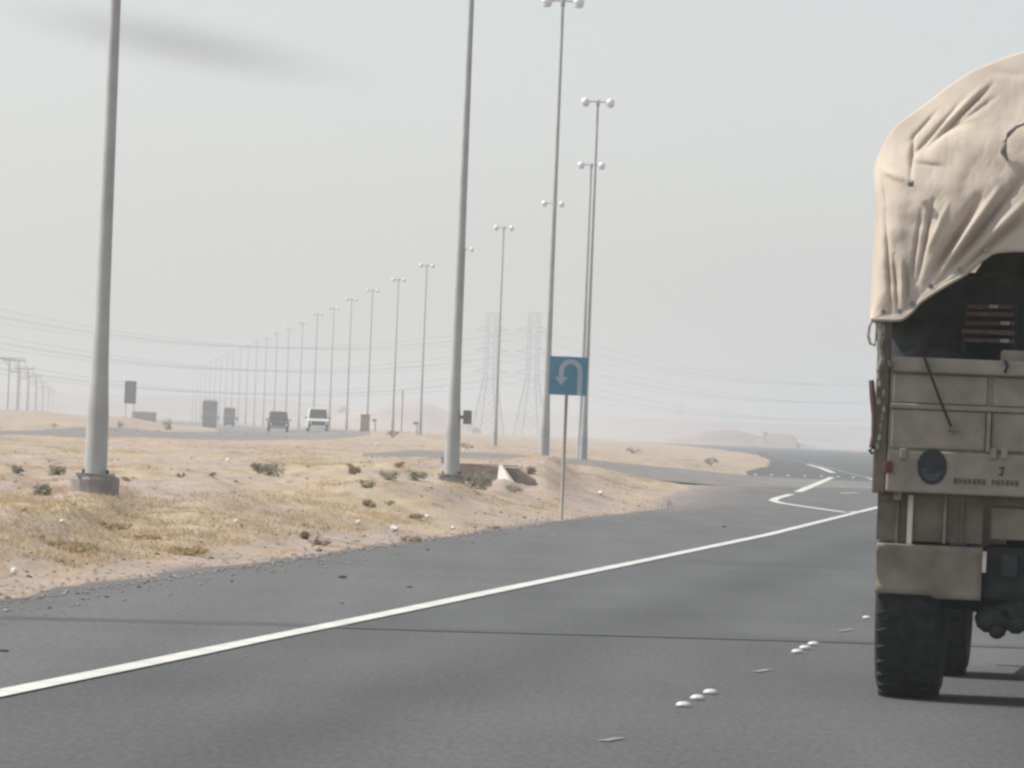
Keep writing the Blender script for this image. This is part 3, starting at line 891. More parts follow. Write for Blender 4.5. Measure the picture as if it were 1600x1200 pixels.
# hinge lugs under the tailgate rail, lashing hooks on top
for px in (1412, 1553, 1570):
    a = Lp(px, 706)
    MB().box((a[0], -.05, a[1] - .01), (.035, .03, .06)).build('hinge', M_paint, tg, bevel=.006)
for px in (1571, 1390):
    a = Lp(px, 573)
    MB().tube([(a[0], -.045, a[1] + .03), (a[0] + .015, -.075, a[1]), (a[0], -.045, a[1] - .03)], .011, 6).build('lashing_hook', M_strap, tg)
a, b = Lp(1444, 562), Lp(1488, 671)
MB().tube([(a[0], -.06, a[1] + .02), ((a[0] + b[0]) / 2 + .006, -.055, (a[1] + b[1]) / 2 - .01), (b[0], -.025, b[1])], .009, 6).build('retaining_rod', M_strap, tg)
MB().tube([(b[0] - .02, -.03, b[1]), (b[0] + .025, -.03, b[1] - .005)], .018, 6).build('rod_catch', M_paint_dark, tg)
# emblem
ec = Lp(1457, 729); ew = abs(Lp(1480, 729)[0] - Lp(1434, 729)[0]) / 2; eh = abs(Lp(1457, 701)[1] - Lp(1457, 757)[1]) / 2
def oval(cx, cz, a, b, y, t0=0, t1=2 * math.pi, n=28, low=1.0):
    return [(cx + a * math.cos(t0 + (t1 - t0) * i / n), y, cz + b * (1 if math.sin(t0 + (t1 - t0) * i / n) > 0 else low) * math.sin(t0 + (t1 - t0) * i / n)) for i in range(n)]
def disc(pts, name, m, parent):
    return MB()._add(pts, [tuple(range(len(pts)))]).build(name, m, parent)
em = MB().prism([(x, z) for x, y, z in oval(ec[0], ec[1], ew, eh, 0)], 'y', -.048, -.0405).build('emblem', M_emblem, tg)
disc(oval(ec[0], ec[1] - eh * .10, ew * .72, eh * .70, -.0495, math.pi * 1.0, math.pi * 2.0, 18), 'emblem_shield', M_emblem2, em)
disc(oval(ec[0], ec[1] - eh * .28, ew * .42, eh * .10, -.0510), 'emblem_band', M_emblem, em)
disc(oval(ec[0] - ew * .3, ec[1] + eh * .18, ew * .14, eh * .06, -.0495), 'emblem_mark', M_emblem2, em)
# stencilled characters, too small to read in the photograph: kept as the same row of marks
mb = MB()
def stroke(px, py, wpx, hpx):
    a0 = Lp(px, py + hpx / 2); a1 = Lp(px + wpx, py - hpx / 2)
    mb.box(((a0[0] + a1[0]) / 2, -.0415, (a0[1] + a1[1]) / 2), (abs(a1[0] - a0[0]), .003, abs(a1[1] - a0[1])))
xx = 1491
for wpx in (6, 5, 6, 5, 5, 6, 5, 0, 0, 5, 6, 5, 5, 6, 5):
    if wpx == 0: xx += 4; continue
    yy = 751.5 + .04 * (xx - 1491)
    k = random.random()
    stroke(xx, yy, 1.8, 9)
    stroke(xx + wpx - 1.9, yy, 1.6, 9 if k > .4 else 5)
    if k < .7: stroke(xx + 1.8, yy - 3.3, wpx - 3.8, 1.8)
    if k > .25: stroke(xx + 1.8, yy + .6, wpx - 3.8, 1.8)
    xx += wpx + 1.9
stroke(1561, 731, 10, 2); stroke(1565, 737, 3, 11); stroke(1561, 742, 6, 2)
mb.build('stencil_lettering', M_stencil, tg)
# corner posts, side boards, floor
zp = Lp(1375, 497)[1]
for s in (0, 1):
    px_ = x0 - .045 if s == 0 else 2 * XC - x0 + .045
    sg_ = -1 if s == 0 else 1
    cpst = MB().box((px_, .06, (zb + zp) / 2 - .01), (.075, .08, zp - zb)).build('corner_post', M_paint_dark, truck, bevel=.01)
    MB().box((px_, 2.0, (zb + zt) / 2), (.05, 3.8, zt - zb - .03)).build('side_board', M_paint, truck, bevel=.01)
    for k in range(5):
        MB().box((px_ + sg_ * .035, .35 + k * .8, (zb + zt) / 2), (.025, .07, zt - zb - .02)).build('side_stake', M_paint, truck)
    MB().box((x0 + .012 if s == 0 else 2 * XC - x0 - .012, -.055, Lp(1386, 729)[1]), (.045, .03, .07)).build('tail_lamp', M_redref, truck, bevel=.008)
    if s == 0:
        # lashing chain, hanging strap and loose rope at the left corner
        ch = MB()
        for k, (px, py) in enumerate(((1374, 575), (1373, 588), (1377, 600), (1380, 615), (1376, 628), (1380, 640), (1377, 652), (1376, 668), (1374, 684), (1372, 697))):
            q = Lp(px, py)
            rr_ = random.uniform(.006, .016); ch.lathe([(.004, -.02), (rr_, -.009), (rr_ * .8, .009), (.004, .024)], 6, (q[0] + random.uniform(-.01, .01), -.03, q[1]), 'z')
        ch.build('lashing_chain', M_rope, cpst)
        q = [Lp(*p_) for p_ in ((1362, 594), (1364, 620), (1366, 650), (1365, 680), (1362, 700))]
        MB().tube([(a_[0], -.02, a_[1]) for a_ in q], [.017, .02, .016, .014, .016], 6).build('hanging_strap', M_wood, cpst)
        q = Lp(1362, 703); MB().tube([(q[0] + .02, -.02, q[1] + .02), (q[0] - .012, -.02, q[1] - .005), (q[0] + .01, -.02, q[1] - .02)], .012, 6).build('strap_hook', M_strap, cpst)
        q = [Lp(*p_) for p_ in ((1366, 499), (1359, 510), (1357, 525), (1360, 537), (1367, 540), (1370, 528), (1371, 505))]
        MB().tube([(a_[0], -.03, a_[1]) for a_ in q], .009, 6).build('rope_loop', M_rope, cpst)
        q = [Lp(*p_) for p_ in ((1376, 500), (1378, 520), (1374, 545), (1379, 560), (1372, 580))]
        MB().tube([(a_[0], -.03, a_[1]) for a_ in q], [.02, .026, .015, .02, .012], 6).build('canvas_tail', M_rope, cpst)
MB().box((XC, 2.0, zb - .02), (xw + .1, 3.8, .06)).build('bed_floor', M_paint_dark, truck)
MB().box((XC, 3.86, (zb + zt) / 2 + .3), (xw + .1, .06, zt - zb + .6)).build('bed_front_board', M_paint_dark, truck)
# mud guards and flaps
f0, f1 = Lp(1372, 770, .12), Lp(1534, 850, .12)
g0_, g1_ = Lp(1370, 848, .08), Lp(1532, 939, .08)
for s in (0, 1):
    mir = (lambda x: x) if s == 0 else (lambda x: 2 * XC - x)
    xa, xb = mir(f0[0]), mir(f1[0])
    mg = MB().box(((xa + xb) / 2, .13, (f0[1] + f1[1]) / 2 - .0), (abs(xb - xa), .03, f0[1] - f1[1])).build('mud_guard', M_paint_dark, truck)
    for px, m_, wd_ in ((1423.5, M_cream, .030), (1478, M_flap, .016), (1404, M_paint_dark, .012), (1505, M_paint_dark, .012)):
        a_, b_ = Lp(px, 773, .1), Lp(px - 2, 850, .1)
        MB().box((mir(a_[0]), .10, (a_[1] + b_[1]) / 2), (wd_, .03, a_[1] - b_[1])).build('guard_stay' if m_ is not M_cream else 'white_marker_bar', m_, mg, bevel=.004)
    xa, xb = mir(g0_[0]), mir(g1_[0])
    rows = []
    for j in range(9):
        t = j / 8
        rows.append([(xa + (xb - xa) * i / 12, .085 + .05 * math.sin(t * 1.8) + .018 * math.sin(i * .7 + t * 2) * t, g0_[1] + (g1_[1] - g0_[1]) * t * (1 - .06 * (i / 12 < .55))) for i in range(13)])
    fl = MB().grid(rows)
    ofl = fl.build('mud_flap', M_flap, truck, True)
    sm = ofl.modifiers.new('thick', 'SOLIDIFY'); sm.thickness = .018
    # wheels
    for nm, yy, wide in (('rear', AXLE, .385), ('front', AXLE + 3.65, .385)):
        cx = mir(.03 + wide / 2)
        R_ = .60
        wr = empty('wheel', (cx, yy, 0), 0, truck)
        ty = MB().lathe([(.30, -.13), (.42, -.175), (.54, -.185), (.585, -.165), (.60, -.12), (.605, -.04), (.605, .04), (.60, .12), (.585, .165), (.54, .185), (.42, .175), (.30, .13)], 40, (0, 0, R_), 'x')
        ty.build('tyre', M_rubber, wr, True)
        tr = MB()
        for k in range(36):
            th = 2 * math.pi * k / 36
            rot = Matrix.Rotation(th, 3, 'X')
            for sx, of in ((-.09, 0), (.09, .087)):
                rot2 = Matrix.Rotation(th + of, 3, 'X')
                c_ = rot2 @ Vector((sx, 0, R_ - .002))
                tr.box((c_.x, c_.y, c_.z + R_), (.15, .055, .03), rot2 @ Matrix.Rotation(.35 * (1 if sx < 0 else -1), 3, 'Z'))
        tr.build('tread', M_rubber, wr)
        sd_ = -1 if s == 0 else 1
        MB().lathe([(.29, sd_ * .05), (.31, sd_ * .15), (.24, sd_ * .10), (.12, sd_ * .06), (.10, sd_ * .14), (.02, sd_ * .15)], 20, (0, 0, R_), 'x').build('rim', M_paint, wr, True)
# under-body
for s in (-1, 1):
    MB().box((XC + s * .42, 3.3, .93), (.1, 5.0, .2)).build('chassis_rail', M_dark, truck)
    MB().box((XC + s * .42, AXLE, .80), (.09, 1.5, .12)).build('leaf_spring', M_dark, truck)
    MB().box((XC + s * .42, AXLE + 3.65, .74), (.09, 1.2, .12)).build('leaf_spring', M_dark, truck)
bp0, bp1 = Lp(1549, 792, .18), Lp(1600, 845, .18)
MB().box((XC, .2, (bp0[1] + bp1[1]) / 2), (2 * (XC - bp0[0]), .05, bp0[1] - bp1[1])).build('rear_cross_member', M_paint, truck, bevel=.01)
ax = MB().tube([(.3, AXLE, .60), (XC - .3, AXLE, .60), (XC + .3, AXLE, .60), (2 * XC - .3, AXLE, .60)], [.085, .10, .10, .085], 12).build('rear_axle', M_dark, truck, True)
MB().lathe([(.03, -.22), (.16, -.18), (.20, -.05), (.20, .08), (.10, .22)], 16, (XC - .1, AXLE, .58), 'y').build('differential', M_dark, ax, True)
MB().tube([(.3, AXLE + 3.65, .60), (2 * XC - .3, AXLE + 3.65, .60)], .09, 12).build('front_axle', M_dark, truck, True)
q0, q1 = Lp(1534, 850, .30), Lp(1700, 945, .30)
MB().box(((q0[0] + XC + .6) / 2, .42, (q0[1] + q1[1]) / 2 - .0), (XC + .6 - q0[0], .36, q0[1] - q1[1])).build('spare_carrier', M_dark, truck, bevel=.05)
for px, py, rr in ((1546, 966, .085), (1558, 985, .05), (1566, 962, .09), (1578, 955, .10), (1588, 972, .07), (1596, 945, .11)):
    q = Lp(px, py, .35)
    MB().lathe([(rr * .5, -.12), (rr, -.08), (rr, .08), (rr * .5, .12)], 10, (q[0], .40, q[1]), 'y').build('brake_chamber', M_dark, truck, True)
q = Lp(1538, 878, .1)
MB().box((q[0], .1, q[1]), (.022, .02, .12)).build('marker_tab', M_cream, truck)
q = Lp(1402, 771, .0); MB().box((q[0], .05, q[1] - .01), (.04, .03, .05)).build('towing_eye', M_rope, truck)
# cab
cy = 4.1
MB().prism([(cy, .75), (cy, 2.55), (cy + .25, 2.72), (cy + 1.6, 2.70), (cy + 2.1, 1.75), (cy + 2.2, .75)], 'x', .04, 2 * XC - .04).build('cab', M_paint, truck, bevel=.04)
MB()._add([(.2, cy + 1.70, 2.56), (2 * XC - .2, cy + 1.70, 2.56), (2 * XC - .2, cy + 2.105, 1.82), (.2, cy + 2.105, 1.82)], [(0, 1, 2, 3)]).build('windscreen', M_glass, truck)
for s in (0, 1):
    xs_ = .03 if s == 0 else 2 * XC - .03
    MB().box((xs_, cy + 1.1, 2.15), (.03, .9, .6)).build('side_window', M_glass, truck, bevel=.01)
    MB().box((xs_ + (-.012 if s == 0 else .012), cy + 1.1, 1.3), (.02, 1.0, 1.0)).build('door', M_paint, truck, bevel=.01)
MB().box((XC, cy + 2.28, .75), (2 * XC, .2, .3)).build('front_bumper', M_dark, truck, bevel=.03)

# canvas cover
B_PX = [(1362, 501), (1385, 501), (1400, 501), (1411, 499), (1425, 488), (1440, 472), (1480, 446), (1511, 428), (1540, 404), (1575, 393), (1603, 390)]
O_PX = [(1362, 490), (1370, 300), (1368, 262), (1395, 205), (1440, 168), (1480, 138), (1520, 112), (1560, 95), (1602, 81), (1660, 70)]
U_ = [0, .15, .22, .32, .42, .52, .64, .76, .86, .94, 1.0]
YO = 0.34
Bq = [Lp(*p_, -.03) for p_ in B_PX]
Oq = [Lp(*p_, YO) for p_ in O_PX]
Bq[-1] = (XC, Bq[-2][1] + .02)
ztop = Oq[-1][1] + .03
Oq.append((XC, ztop))
def interp(us, q, u):
    k = min(max(int(np.searchsorted(us, u, 'right')) - 1, 0), len(us) - 2)
    out = []
    for c in (0, 1):                              # cubic Hermite through the outline points
        y = [a_[c] for a_ in q]
        m0 = (y[k + 1] - y[max(k - 1, 0)]) / (us[k + 1] - us[max(k - 1, 0)])
        m1 = (y[min(k + 2, len(us) - 1)] - y[k]) / (us[min(k + 2, len(us) - 1)] - us[k])
        h = us[k + 1] - us[k]; t = (u - us[k]) / h
        out.append((2 * t**3 - 3 * t * t + 1) * y[k] + (t**3 - 2 * t * t + t) * h * m0 + (3 * t * t - 2 * t**3) * y[k + 1] + (t**3 - t * t) * h * m1)
    return out
NU, NV = 190, 90
Gx, Gz = Lp(1424, 492, 0)
def crease(x, z, a, b, wdt):
    ax_, az_ = a; bx_, bz_ = b
    dx, dz = bx_ - ax_, bz_ - az_
    L2 = dx * dx + dz * dz
    t = ((x - ax_) * dx + (z - az_) * dz) / L2
    tt = min(1, max(0, t))
    dd = math.hypot(x - ax_ - tt * dx, z - az_ - tt * dz)
    return math.exp(-(dd / wdt) ** 2) * max(0.25, math.sin(math.pi * min(1, max(0, tt * .9 + .05))))
CRE = [(Lp(*a_, y_), Lp(*b_, y_), w_, d_) for a_, b_, y_, w_, d_ in (
    ((1425, 248), (1505, 158), .2, .015, .040), ((1443, 240), (1552, 130), .2, .016, .046), ((1470, 215), (1560, 150), .2, .014, .022), ((1420, 222), (1465, 172), .2, .012, .035),
    ((1455, 215), (1545, 128), .2, .018, -.025), ((1424, 285), (1427, 205), .15, .014, .035), ((1425, 255), (1478, 262), .15, .010, .016), ((1478, 206), (1522, 190), .15, .018, .022),
    ((1372, 262), (1418, 284), .1, .015, -.028), ((1376, 270), (1388, 330), .05, .014, .025), ((1384, 330), (1394, 490), .02, .014, .040),
    ((1450, 445), (1530, 312), .0, .030, .095), ((1468, 442), (1605, 272), .05, .024, .070), ((1500, 428), (1610, 330), .05, .026, .070), ((1462, 440), (1560, 298), .03, .014, -.055),
    ((1436, 440), (1460, 315), .05, .016, .048), ((1424, 450), (1441, 330), .05, .014, .030), ((1488, 434), (1620, 300), .05, .018, -.05), ((1448, 400), (1482, 320), .02, .012, -.022),
    ((1404, 485), (1398, 400), .03, .010, .045), ((1413, 480), (1409, 410), .03, .010, -.035), ((1420, 470), (1418, 420), .02, .009, .03), ((1540, 110), (1600, 118), .2, .02, .02))]
half = []
for i in range(NU + 1):
    u = i / NU
    bx, bz = interp(U_, Bq, u); ox, oz = interp(U_, Oq, u)
    col = []
    for j in range(NV + 1):
        v = j / NV
        x, z = bx + (ox - bx) * v, bz + (oz - bz) * v
        bulge = math.sin(v * math.pi) * .06 * min(1, u * 3)
        y = -.05 + (YO + .05) * (v ** 1.5) - bulge
        fade = min(1, v * 5 + .35) * min(1, (1 - v) * 6)
        for a_, b_, wdt, dep in CRE:
            y += crease(float(x), float(z), a_, b_, wdt) * dep * fade * .85
        y += .03 * fade * noise.noise(Vector((x * 3.1, z * 3.1, 3.0))) + .010 * fade * noise.noise(Vector((x * 9, z * 9, 1.0)))
        y += fade * (.005 * abs(noise.noise(Vector((x * 13 + z * 4, z * 9, 2.0)))) + .0035 * abs(noise.noise(Vector((x * 24, z * 17 - x * 9, 5.0)))))
        if v < .03: y -= .012
        col.append((float(x), float(y), float(z)))
    half.append(col)
full = half + [[(2 * XC - p_[0], p_[1] + .02 * noise.noise(Vector((p_[0] * 4, p_[2] * 4, 9))), p_[2]) for p_ in c_] for c_ in half[-2::-1]]
cm = MB().grid(full)
# roof and sides of the cover, running forward over the bows
rim = [c_[-1] for c_ in full]
rim = [(full[0][0][0], .0, full[0][0][2])] + rim[1:-1] + [(full[-1][0][0], 0, full[-1][0][2])]
rows = []
for j in range(33):
    t = j / 32
    y = YO + t * 3.55
    bow = .035 * math.cos(t * 2 * math.pi * 4) + .01
    row = []
    for k, p_ in enumerate(rim):
        cx = (p_[0] - XC) / XC
        up = max(0, (p_[2] - 2.6)) * .05
        sc = 1 + bow * .18 - .012 * (t > 0)
        row.append((XC + (p_[0] - XC) * (sc if j else 1), y if k not in (0, len(rim) - 1) or j else .0, p_[2] + (bow * up * 12 - .02 if j else 0)))
    rows.append(row)
cm.grid(rows)
cov = cm.build('canvas_cover', M_canvas, truck, True)
sm = cov.modifiers.new('thick', 'SOLIDIFY'); sm.thickness = .008
hem = [(c_[0][0], c_[0][1] - .008, c_[0][2] + .004) for c_ in full[::4]]
MB().tube(hem, .012, 6).build('hem', M_hem, cov, True)
for k in range(6, len(hem) - 6, 7):
    x_, y_, z_ = hem[k]
    MB().lathe([(.006, -.004), (.016, -.004), (.016, .002), (.006, .002)], 8, (x_, y_ - .012, z_ + .045), 'y').build('eyelet', M_steel, cov)
q = [Lp(*p_, .0) for p_ in ((1602, 192), (1588, 198), (1576, 210), (1569, 226), (1568, 238), (1573, 249))]
MB().tube([(a_[0], -.02 + .02 * k, a_[1]) for k, a_ in zip((2, 1, 0, 0, 0, 1), q)], [.009, .011, .013, .017, .02, .01], 7).build('rope_loop', M_steel, cov, True)
q = Lp(1423, 287, 0)
MB().box((q[0], -.0, q[1]), (.035, .03, .035)).build('buckle', M_steel, cov, bevel=.006)
MB().box((q[0] - .003, -.018, q[1] + .012), (.026, .012, .014)).build('buckle_plate', M_white, cov)
for k in range(5):
    yb = .35 + k * .85
    pts = [(XC + (p_[0] - XC) * .955, yb, p_[2] * .985) for p_ in rim[4:-4:6]]
    MB().tube(pts, .02, 6).build('hoop', M_strap, truck)
# cargo
zf = zb + .02
def in_truck(o):
    o.matrix_world = Matrix.Translation((tpos.x, tpos.y, 0)) @ Matrix.Rotation(TR_YAW, 4, 'Z') @ o.matrix_basis
    return o
def bag(cx, cy_, z0, rx, ry, rz_, seed, m, label, name='kit_bag'):
    prof = 14
    rows = []
    for i in range(prof + 1):
        ph = math.pi * i / prof - math.pi / 2
        row = []
        for k in range(25):
            th = 2 * math.pi * k / 24
            n_ = 1 + .16 * noise.noise(Vector((math.cos(th) * 1.4 + seed, math.sin(th) * 1.4, math.sin(ph) * 1.4)))
            cc = abs(math.cos(ph)) ** .6
            row.append((rx * cc * math.cos(th) * n_, ry * cc * math.sin(th) * n_, rz_ * math.sin(ph) * n_))
        rows.append(row)
    o = MB().grid(rows).build(name, m, None, True)
    o.matrix_basis = Matrix.Translation((cx, cy_, z0 + rz_ * .92))
    return tag(in_truck(o), label, 'bag', 'dark bags in the truck bed')
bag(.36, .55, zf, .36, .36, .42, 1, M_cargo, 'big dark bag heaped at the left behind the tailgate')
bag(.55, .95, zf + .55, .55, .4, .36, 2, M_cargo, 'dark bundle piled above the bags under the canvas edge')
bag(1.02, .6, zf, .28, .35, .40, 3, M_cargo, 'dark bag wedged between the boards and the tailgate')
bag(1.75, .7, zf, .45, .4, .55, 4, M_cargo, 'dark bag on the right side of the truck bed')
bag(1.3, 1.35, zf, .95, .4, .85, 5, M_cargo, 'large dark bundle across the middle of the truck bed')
q0, q1 = Lp(1506, 478, .35), Lp(1586, 534, .35)
bx = empty('board_stack', (0, 0, 0)); bx.matrix_basis = Matrix.Translation(((q0[0] + q1[0]) / 2, .42, q1[1]))
in_truck(bx); tag(bx, 'stack of reddish boards with pale ends seen through the canvas opening', 'boards')
hw = (q1[0] - q0[0]) / 2; hh = q0[1] - q1[1]
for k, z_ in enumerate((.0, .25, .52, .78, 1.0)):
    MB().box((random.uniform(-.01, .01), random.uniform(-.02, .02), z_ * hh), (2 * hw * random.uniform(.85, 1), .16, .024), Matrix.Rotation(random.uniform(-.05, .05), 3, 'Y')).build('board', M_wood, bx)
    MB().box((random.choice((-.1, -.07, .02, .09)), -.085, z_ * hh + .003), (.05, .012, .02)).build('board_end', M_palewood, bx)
for s in (-1, 1):
    MB().box((s * hw * .95, .05, hh * .3), (.03, .05, hh * 1.7)).build('upright', M_dark, bx)
q = Lp(1568, 549, .1)
o = MB().box((0, 0, 0), (.7, .3, .12)).build('cargo_box', M_paint, None, bevel=.02)
o.matrix_basis = Matrix.Translation((q[0] + .33, .32, q[1] - .05)); tag(in_truck(o), 'flat tan box lying just above the tailgate top at the right edge', 'box')

# ------------------------------------------------------------------ plants, stones, litter
def shrub(px, py, wpx, hpx, kind, label, seed):
    p = hit(px, py)
    d = p.y
    wm_, hm = wpx / FPX * d, hpx / FPX * d
    rs = random.Random(seed)
    r = empty('shrub', p)
    tag(r, label, 'shrub', 'shrubs on the median')
    leaf, tw = MB(), MB()
    m_ = {'green': M_shrub, 'dry': M_shrubdry, 'brown': M_shrubbrown}[kind]
    n = int(min(700, max(120, wpx * hpx * .8)))
    lobes = [(rs.uniform(-.42, .42) * wm_, rs.uniform(-.35, .35) * wm_, rs.uniform(.12, .62) * hm, rs.uniform(.12, .32)) for _ in range(9)]
    for _ in range(n):
        lx, ly, lz, lr = rs.choice(lobes)
        v = Vector((rs.gauss(0, 1), rs.gauss(0, 1), rs.gauss(0, 1))).normalized() * (rs.random() ** .4) * lr
        c = Vector((lx + v.x * wm_, ly + v.y * wm_, max(.0, lz + v.z * hm * 1.15)))
        sz = max(.012, .055 * hm + .010) * rs.uniform(.6, 1.5)
        a = Vector((rs.gauss(0, 1), rs.gauss(0, 1), rs.gauss(0, .7))).normalized(); b = a.cross(Vector((rs.gauss(0, 1), rs.gauss(0, 1), rs.gauss(0, 1)))).normalized()
        leaf._add([c - a * sz, c + b * sz * .45, c + a * sz, c - b * sz * .45], [(0, 1, 2, 3)])
    for _ in range(9):
        lx, ly, lz, lr = rs.choice(lobes)
        tw.tube([(rs.uniform(-.05, .05) * wm_, 0, -.03), (lx * .6, ly * .6, lz * .6), (lx * 1.1, ly * 1.1, lz * 1.2)], [.02 * hm + .004, .012 * hm + .003, .003], 4, False)
    leaf.build('foliage', m_, r); tw.build('stems', M_twig, r)
SH = [(66, 774, 26, 22, 'green', 'spiky grey-green tuft left of the nearest lamp base, close to it'),
      (90, 742, 26, 20, 'green', 'grey-green shrub behind and left of the nearest lamp base'),
      (28, 740, 18, 18, 'green', 'small upright shrub near the left edge, behind the spiky tuft'),
      (199, 752, 20, 10, 'dry', 'yellow tuft just right of the nearest lamp base'),
      (281, 746, 16, 9, 'brown', 'low brown tuft right of the nearest lamp, left of the two'),
      (331, 745, 12, 8, 'brown', 'tiny brown tuft right of the nearest lamp, right of the two'),
      (418, 742, 52, 26, 'green', 'wide grey-green shrub alone in the middle of the median'),
      (553, 741, 22, 18, 'brown', 'brown shrub on the bank left of the grey-green pair'),
      (572, 762, 22, 14, 'green', 'pale green tuft low in front of the brown shrub'),
      (605, 748, 30, 16, 'green', 'pale sprawling shrub left of the second lamp'),
      (648, 751, 38, 18, 'green', 'dense grey-green shrub just left of the second lamp base'),
      (622, 730, 20, 12, 'brown', 'brown tuft on the bank above the pale sprawling shrub'),
      (692, 724, 12, 12, 'brown', 'reddish brown tuft touching the left side of the second lamp'),
      (748, 764, 40, 30, 'green', 'rounded grey-green bush right of the second lamp in front of the culvert'),
      (800, 768, 30, 12, 'green', 'low grey-green plant at the foot of the wing wall'),
      (822, 742, 30, 16, 'brown', 'dark brown shrub behind the wing wall'),
      (613, 684, 27, 16, 'brown', 'round brown tumbleweed bush near the far lamp posts'),
      (728, 700, 26, 14, 'dry', 'yellowish shrub behind the second lamp on its right'),
      (261, 671, 16, 22, 'dry', 'tan leaning bush beyond the oncoming road, left of the lorry'),
      (187, 668, 10, 14, 'brown', 'dark little bush under the dark board beside the nearest lamp'),
      (85, 668, 18, 10, 'brown', 'dark bush on the bank left of the nearest lamp'),
      (1110, 726, 26, 14, 'green', 'dark green tuft on the sand island left of the road bend'),
      (990, 708, 24, 12, 'brown', 'low brown bush on the left half of the sand island'),
      (1190, 714, 14, 14, 'brown', 'dark bush at the right tip of the sand island'),
      (575, 792, 24, 14, 'brown', 'brown clump below the second lamp, left of two'),
      (608, 790, 16, 10, 'dry', 'ochre clump beside the brown clump below the second lamp'),
      (475, 842, 20, 20, 'brown', 'dry ochre tuft near the road edge, left of the dark stone'),
      (168, 826, 60, 12, 'brown', 'flat brown mat of twigs below the nearest lamp base'),
      (232, 842, 44, 8, 'brown', 'dark flat tuft in the straw right of the twig mat'),
      (60, 842, 24, 8, 'brown', 'small brown tuft at the left in the straw'),
      (105, 862, 80, 22, 'dry', 'broad straw clump at the left above the gravel edge'),
      (300, 868, 70, 20, 'dry', 'broad straw clump in the middle of the dry grass'),
      (650, 812, 26, 10, 'brown', 'brown tuft right above the largest white litter'),
      (770, 829, 26, 9, 'brown', 'brown tuft near the road edge left of the sign post'),
      (640, 848, 34, 12, 'dry', 'yellow tuft between the white litter and the road edge'),
      (500, 852, 30, 12, 'brown', 'brown tuft near the road edge above a dark stone')]
for i, a in enumerate(SH):
    shrub(*a, 100 + i)

# dry grass: one mass nobody could count
mb_v, mb_f, mb_m = [], [], []
N = 60000
dd = 41 + (330 - 41) * rng.random(N) ** 1.8
aa = -.098 + .155 * rng.random(N)
xs = aa * dd
near = np.exp(-((dd - 58) / 22.0) ** 2)
den = vnoise(xs * .45, dd * .14, 21) * .75 + vnoise(xs * 1.3, dd * .4, 22) * .35
keep = (xl(dd) - xs > .9) & (den + .30 * near > .62 + .1 * rng.random(N)) & (seg_dist(xs, dd, LEFT_ROAD) > LW + 1) & (seg_dist(xs, dd, CROSS_ROAD, CROSS_W) > 1)
xs, dd = xs[keep], dd[keep]
zs = ground(xs, dd)
for x, y, z in zip(xs, dd, zs):
    s = random.uniform(.5, 1.3) * (1.0 if y < 90 else 1.2)
    km = 1 if random.random() < .16 else 0
    if km: s *= 1.25
    for _ in range(9):
        th = random.uniform(0, 6.283); h = random.uniform(.015, .055) * s; ln = random.uniform(.03, .11) * s
        bx_, by_ = x + random.gauss(0, .09), y + random.gauss(0, .12)
        wx, wy = -math.sin(th) * .006, math.cos(th) * .006
        n_ = len(mb_v)
        mb_v += [(bx_ - wx, by_ - wy, z - .01), (bx_ + wx, by_ + wy, z - .01), (bx_ + math.cos(th) * ln, by_ + math.sin(th) * ln, z + h)]
        mb_f.append((n_, n_ + 1, n_ + 2)); mb_m.append(km)
me = bpy.data.meshes.new('dry_grass'); me.from_pydata(mb_v, [], mb_f); me.materials.append(M_straw); me.materials.append(M_shrubbrown); me.polygons.foreach_set('material_index', mb_m); me.update()
go2 = bpy.data.objects.new('dry_grass', me); COL.objects.link(go2)
tag(go2, 'short yellow dry grass scattered over the sandy verge', kind='stuff')

# gravel along the asphalt edge
def rock_mesh(mb, c, s, rs):
    vs = []
    for (a, b, d3) in ((1, 0, 0), (-1, 0, 0), (0, 1, 0), (0, -1, 0), (0, 0, .7), (0, 0, -.5), (.6, .6, .3), (-.6, .6, .25), (.6, -.6, .3), (-.6, -.6, .2)):
        k = s * rs.uniform(.7, 1.2)
        vs.append((c[0] + a * k, c[1] + b * k, c[2] + d3 * k))
    mb._add(vs, [(4, 0, 6), (4, 6, 2), (4, 2, 7), (4, 7, 1), (4, 1, 9), (4, 9, 3), (4, 3, 8), (4, 8, 0), (5, 6, 0), (5, 2, 6), (5, 7, 2), (5, 1, 7), (5, 9, 1), (5, 3, 9), (5, 8, 3), (5, 0, 8)])
rs = random.Random(5)
gm = MB()
gy = 40 + 90 * rng.random(2600) ** 1.6
gx = xl(gy) + .12 - np.abs(rng.normal(0, .42, 2600)) * (1 + (rng.random(2600) > .9) * 3)
stray = rng.random(2600) < .10
gx = np.where(stray, xl(gy) + np.abs(rng.normal(0, .5, 2600)), gx)
gzv = np.where(gx > xl(gy) - .02, .008, ground(gx, gy))
for x, y, z in zip(gx, gy, gzv):
    gm.mat(1 if rs.random() < .10 else 0)
    rock_mesh(gm, (x, y, z), rs.uniform(.006, .024) * (1.5 if rs.random() < .08 else 1), rs)
tag(gm.build('gravel', [M_stone, M_stonedark]), 'loose pinkish gravel along the edge of the asphalt', kind='stuff')
gm = MB()
sy = 45 + 230 * rng.random(1500) ** 1.8
sx = (-.097 + .15 * rng.random(1500)) * sy
ok = (xl(sy) - sx > .6) & (seg_dist(sx, sy, LEFT_ROAD) > LW + 1) & (seg_dist(sx, sy, CROSS_ROAD, CROSS_W) > 1)
sx, sy = sx[ok], sy[ok]
szv = ground(sx, sy)
for x, y, z in zip(sx, sy, szv):
    gm.mat(1 if rs.random() < .55 else 0)
    rock_mesh(gm, (x, y, z), rs.uniform(.012, .04), rs)
tag(gm.build('scattered_stones', [M_stone, M_stonedark]), 'small stones and clods scattered over the sand', kind='stuff')

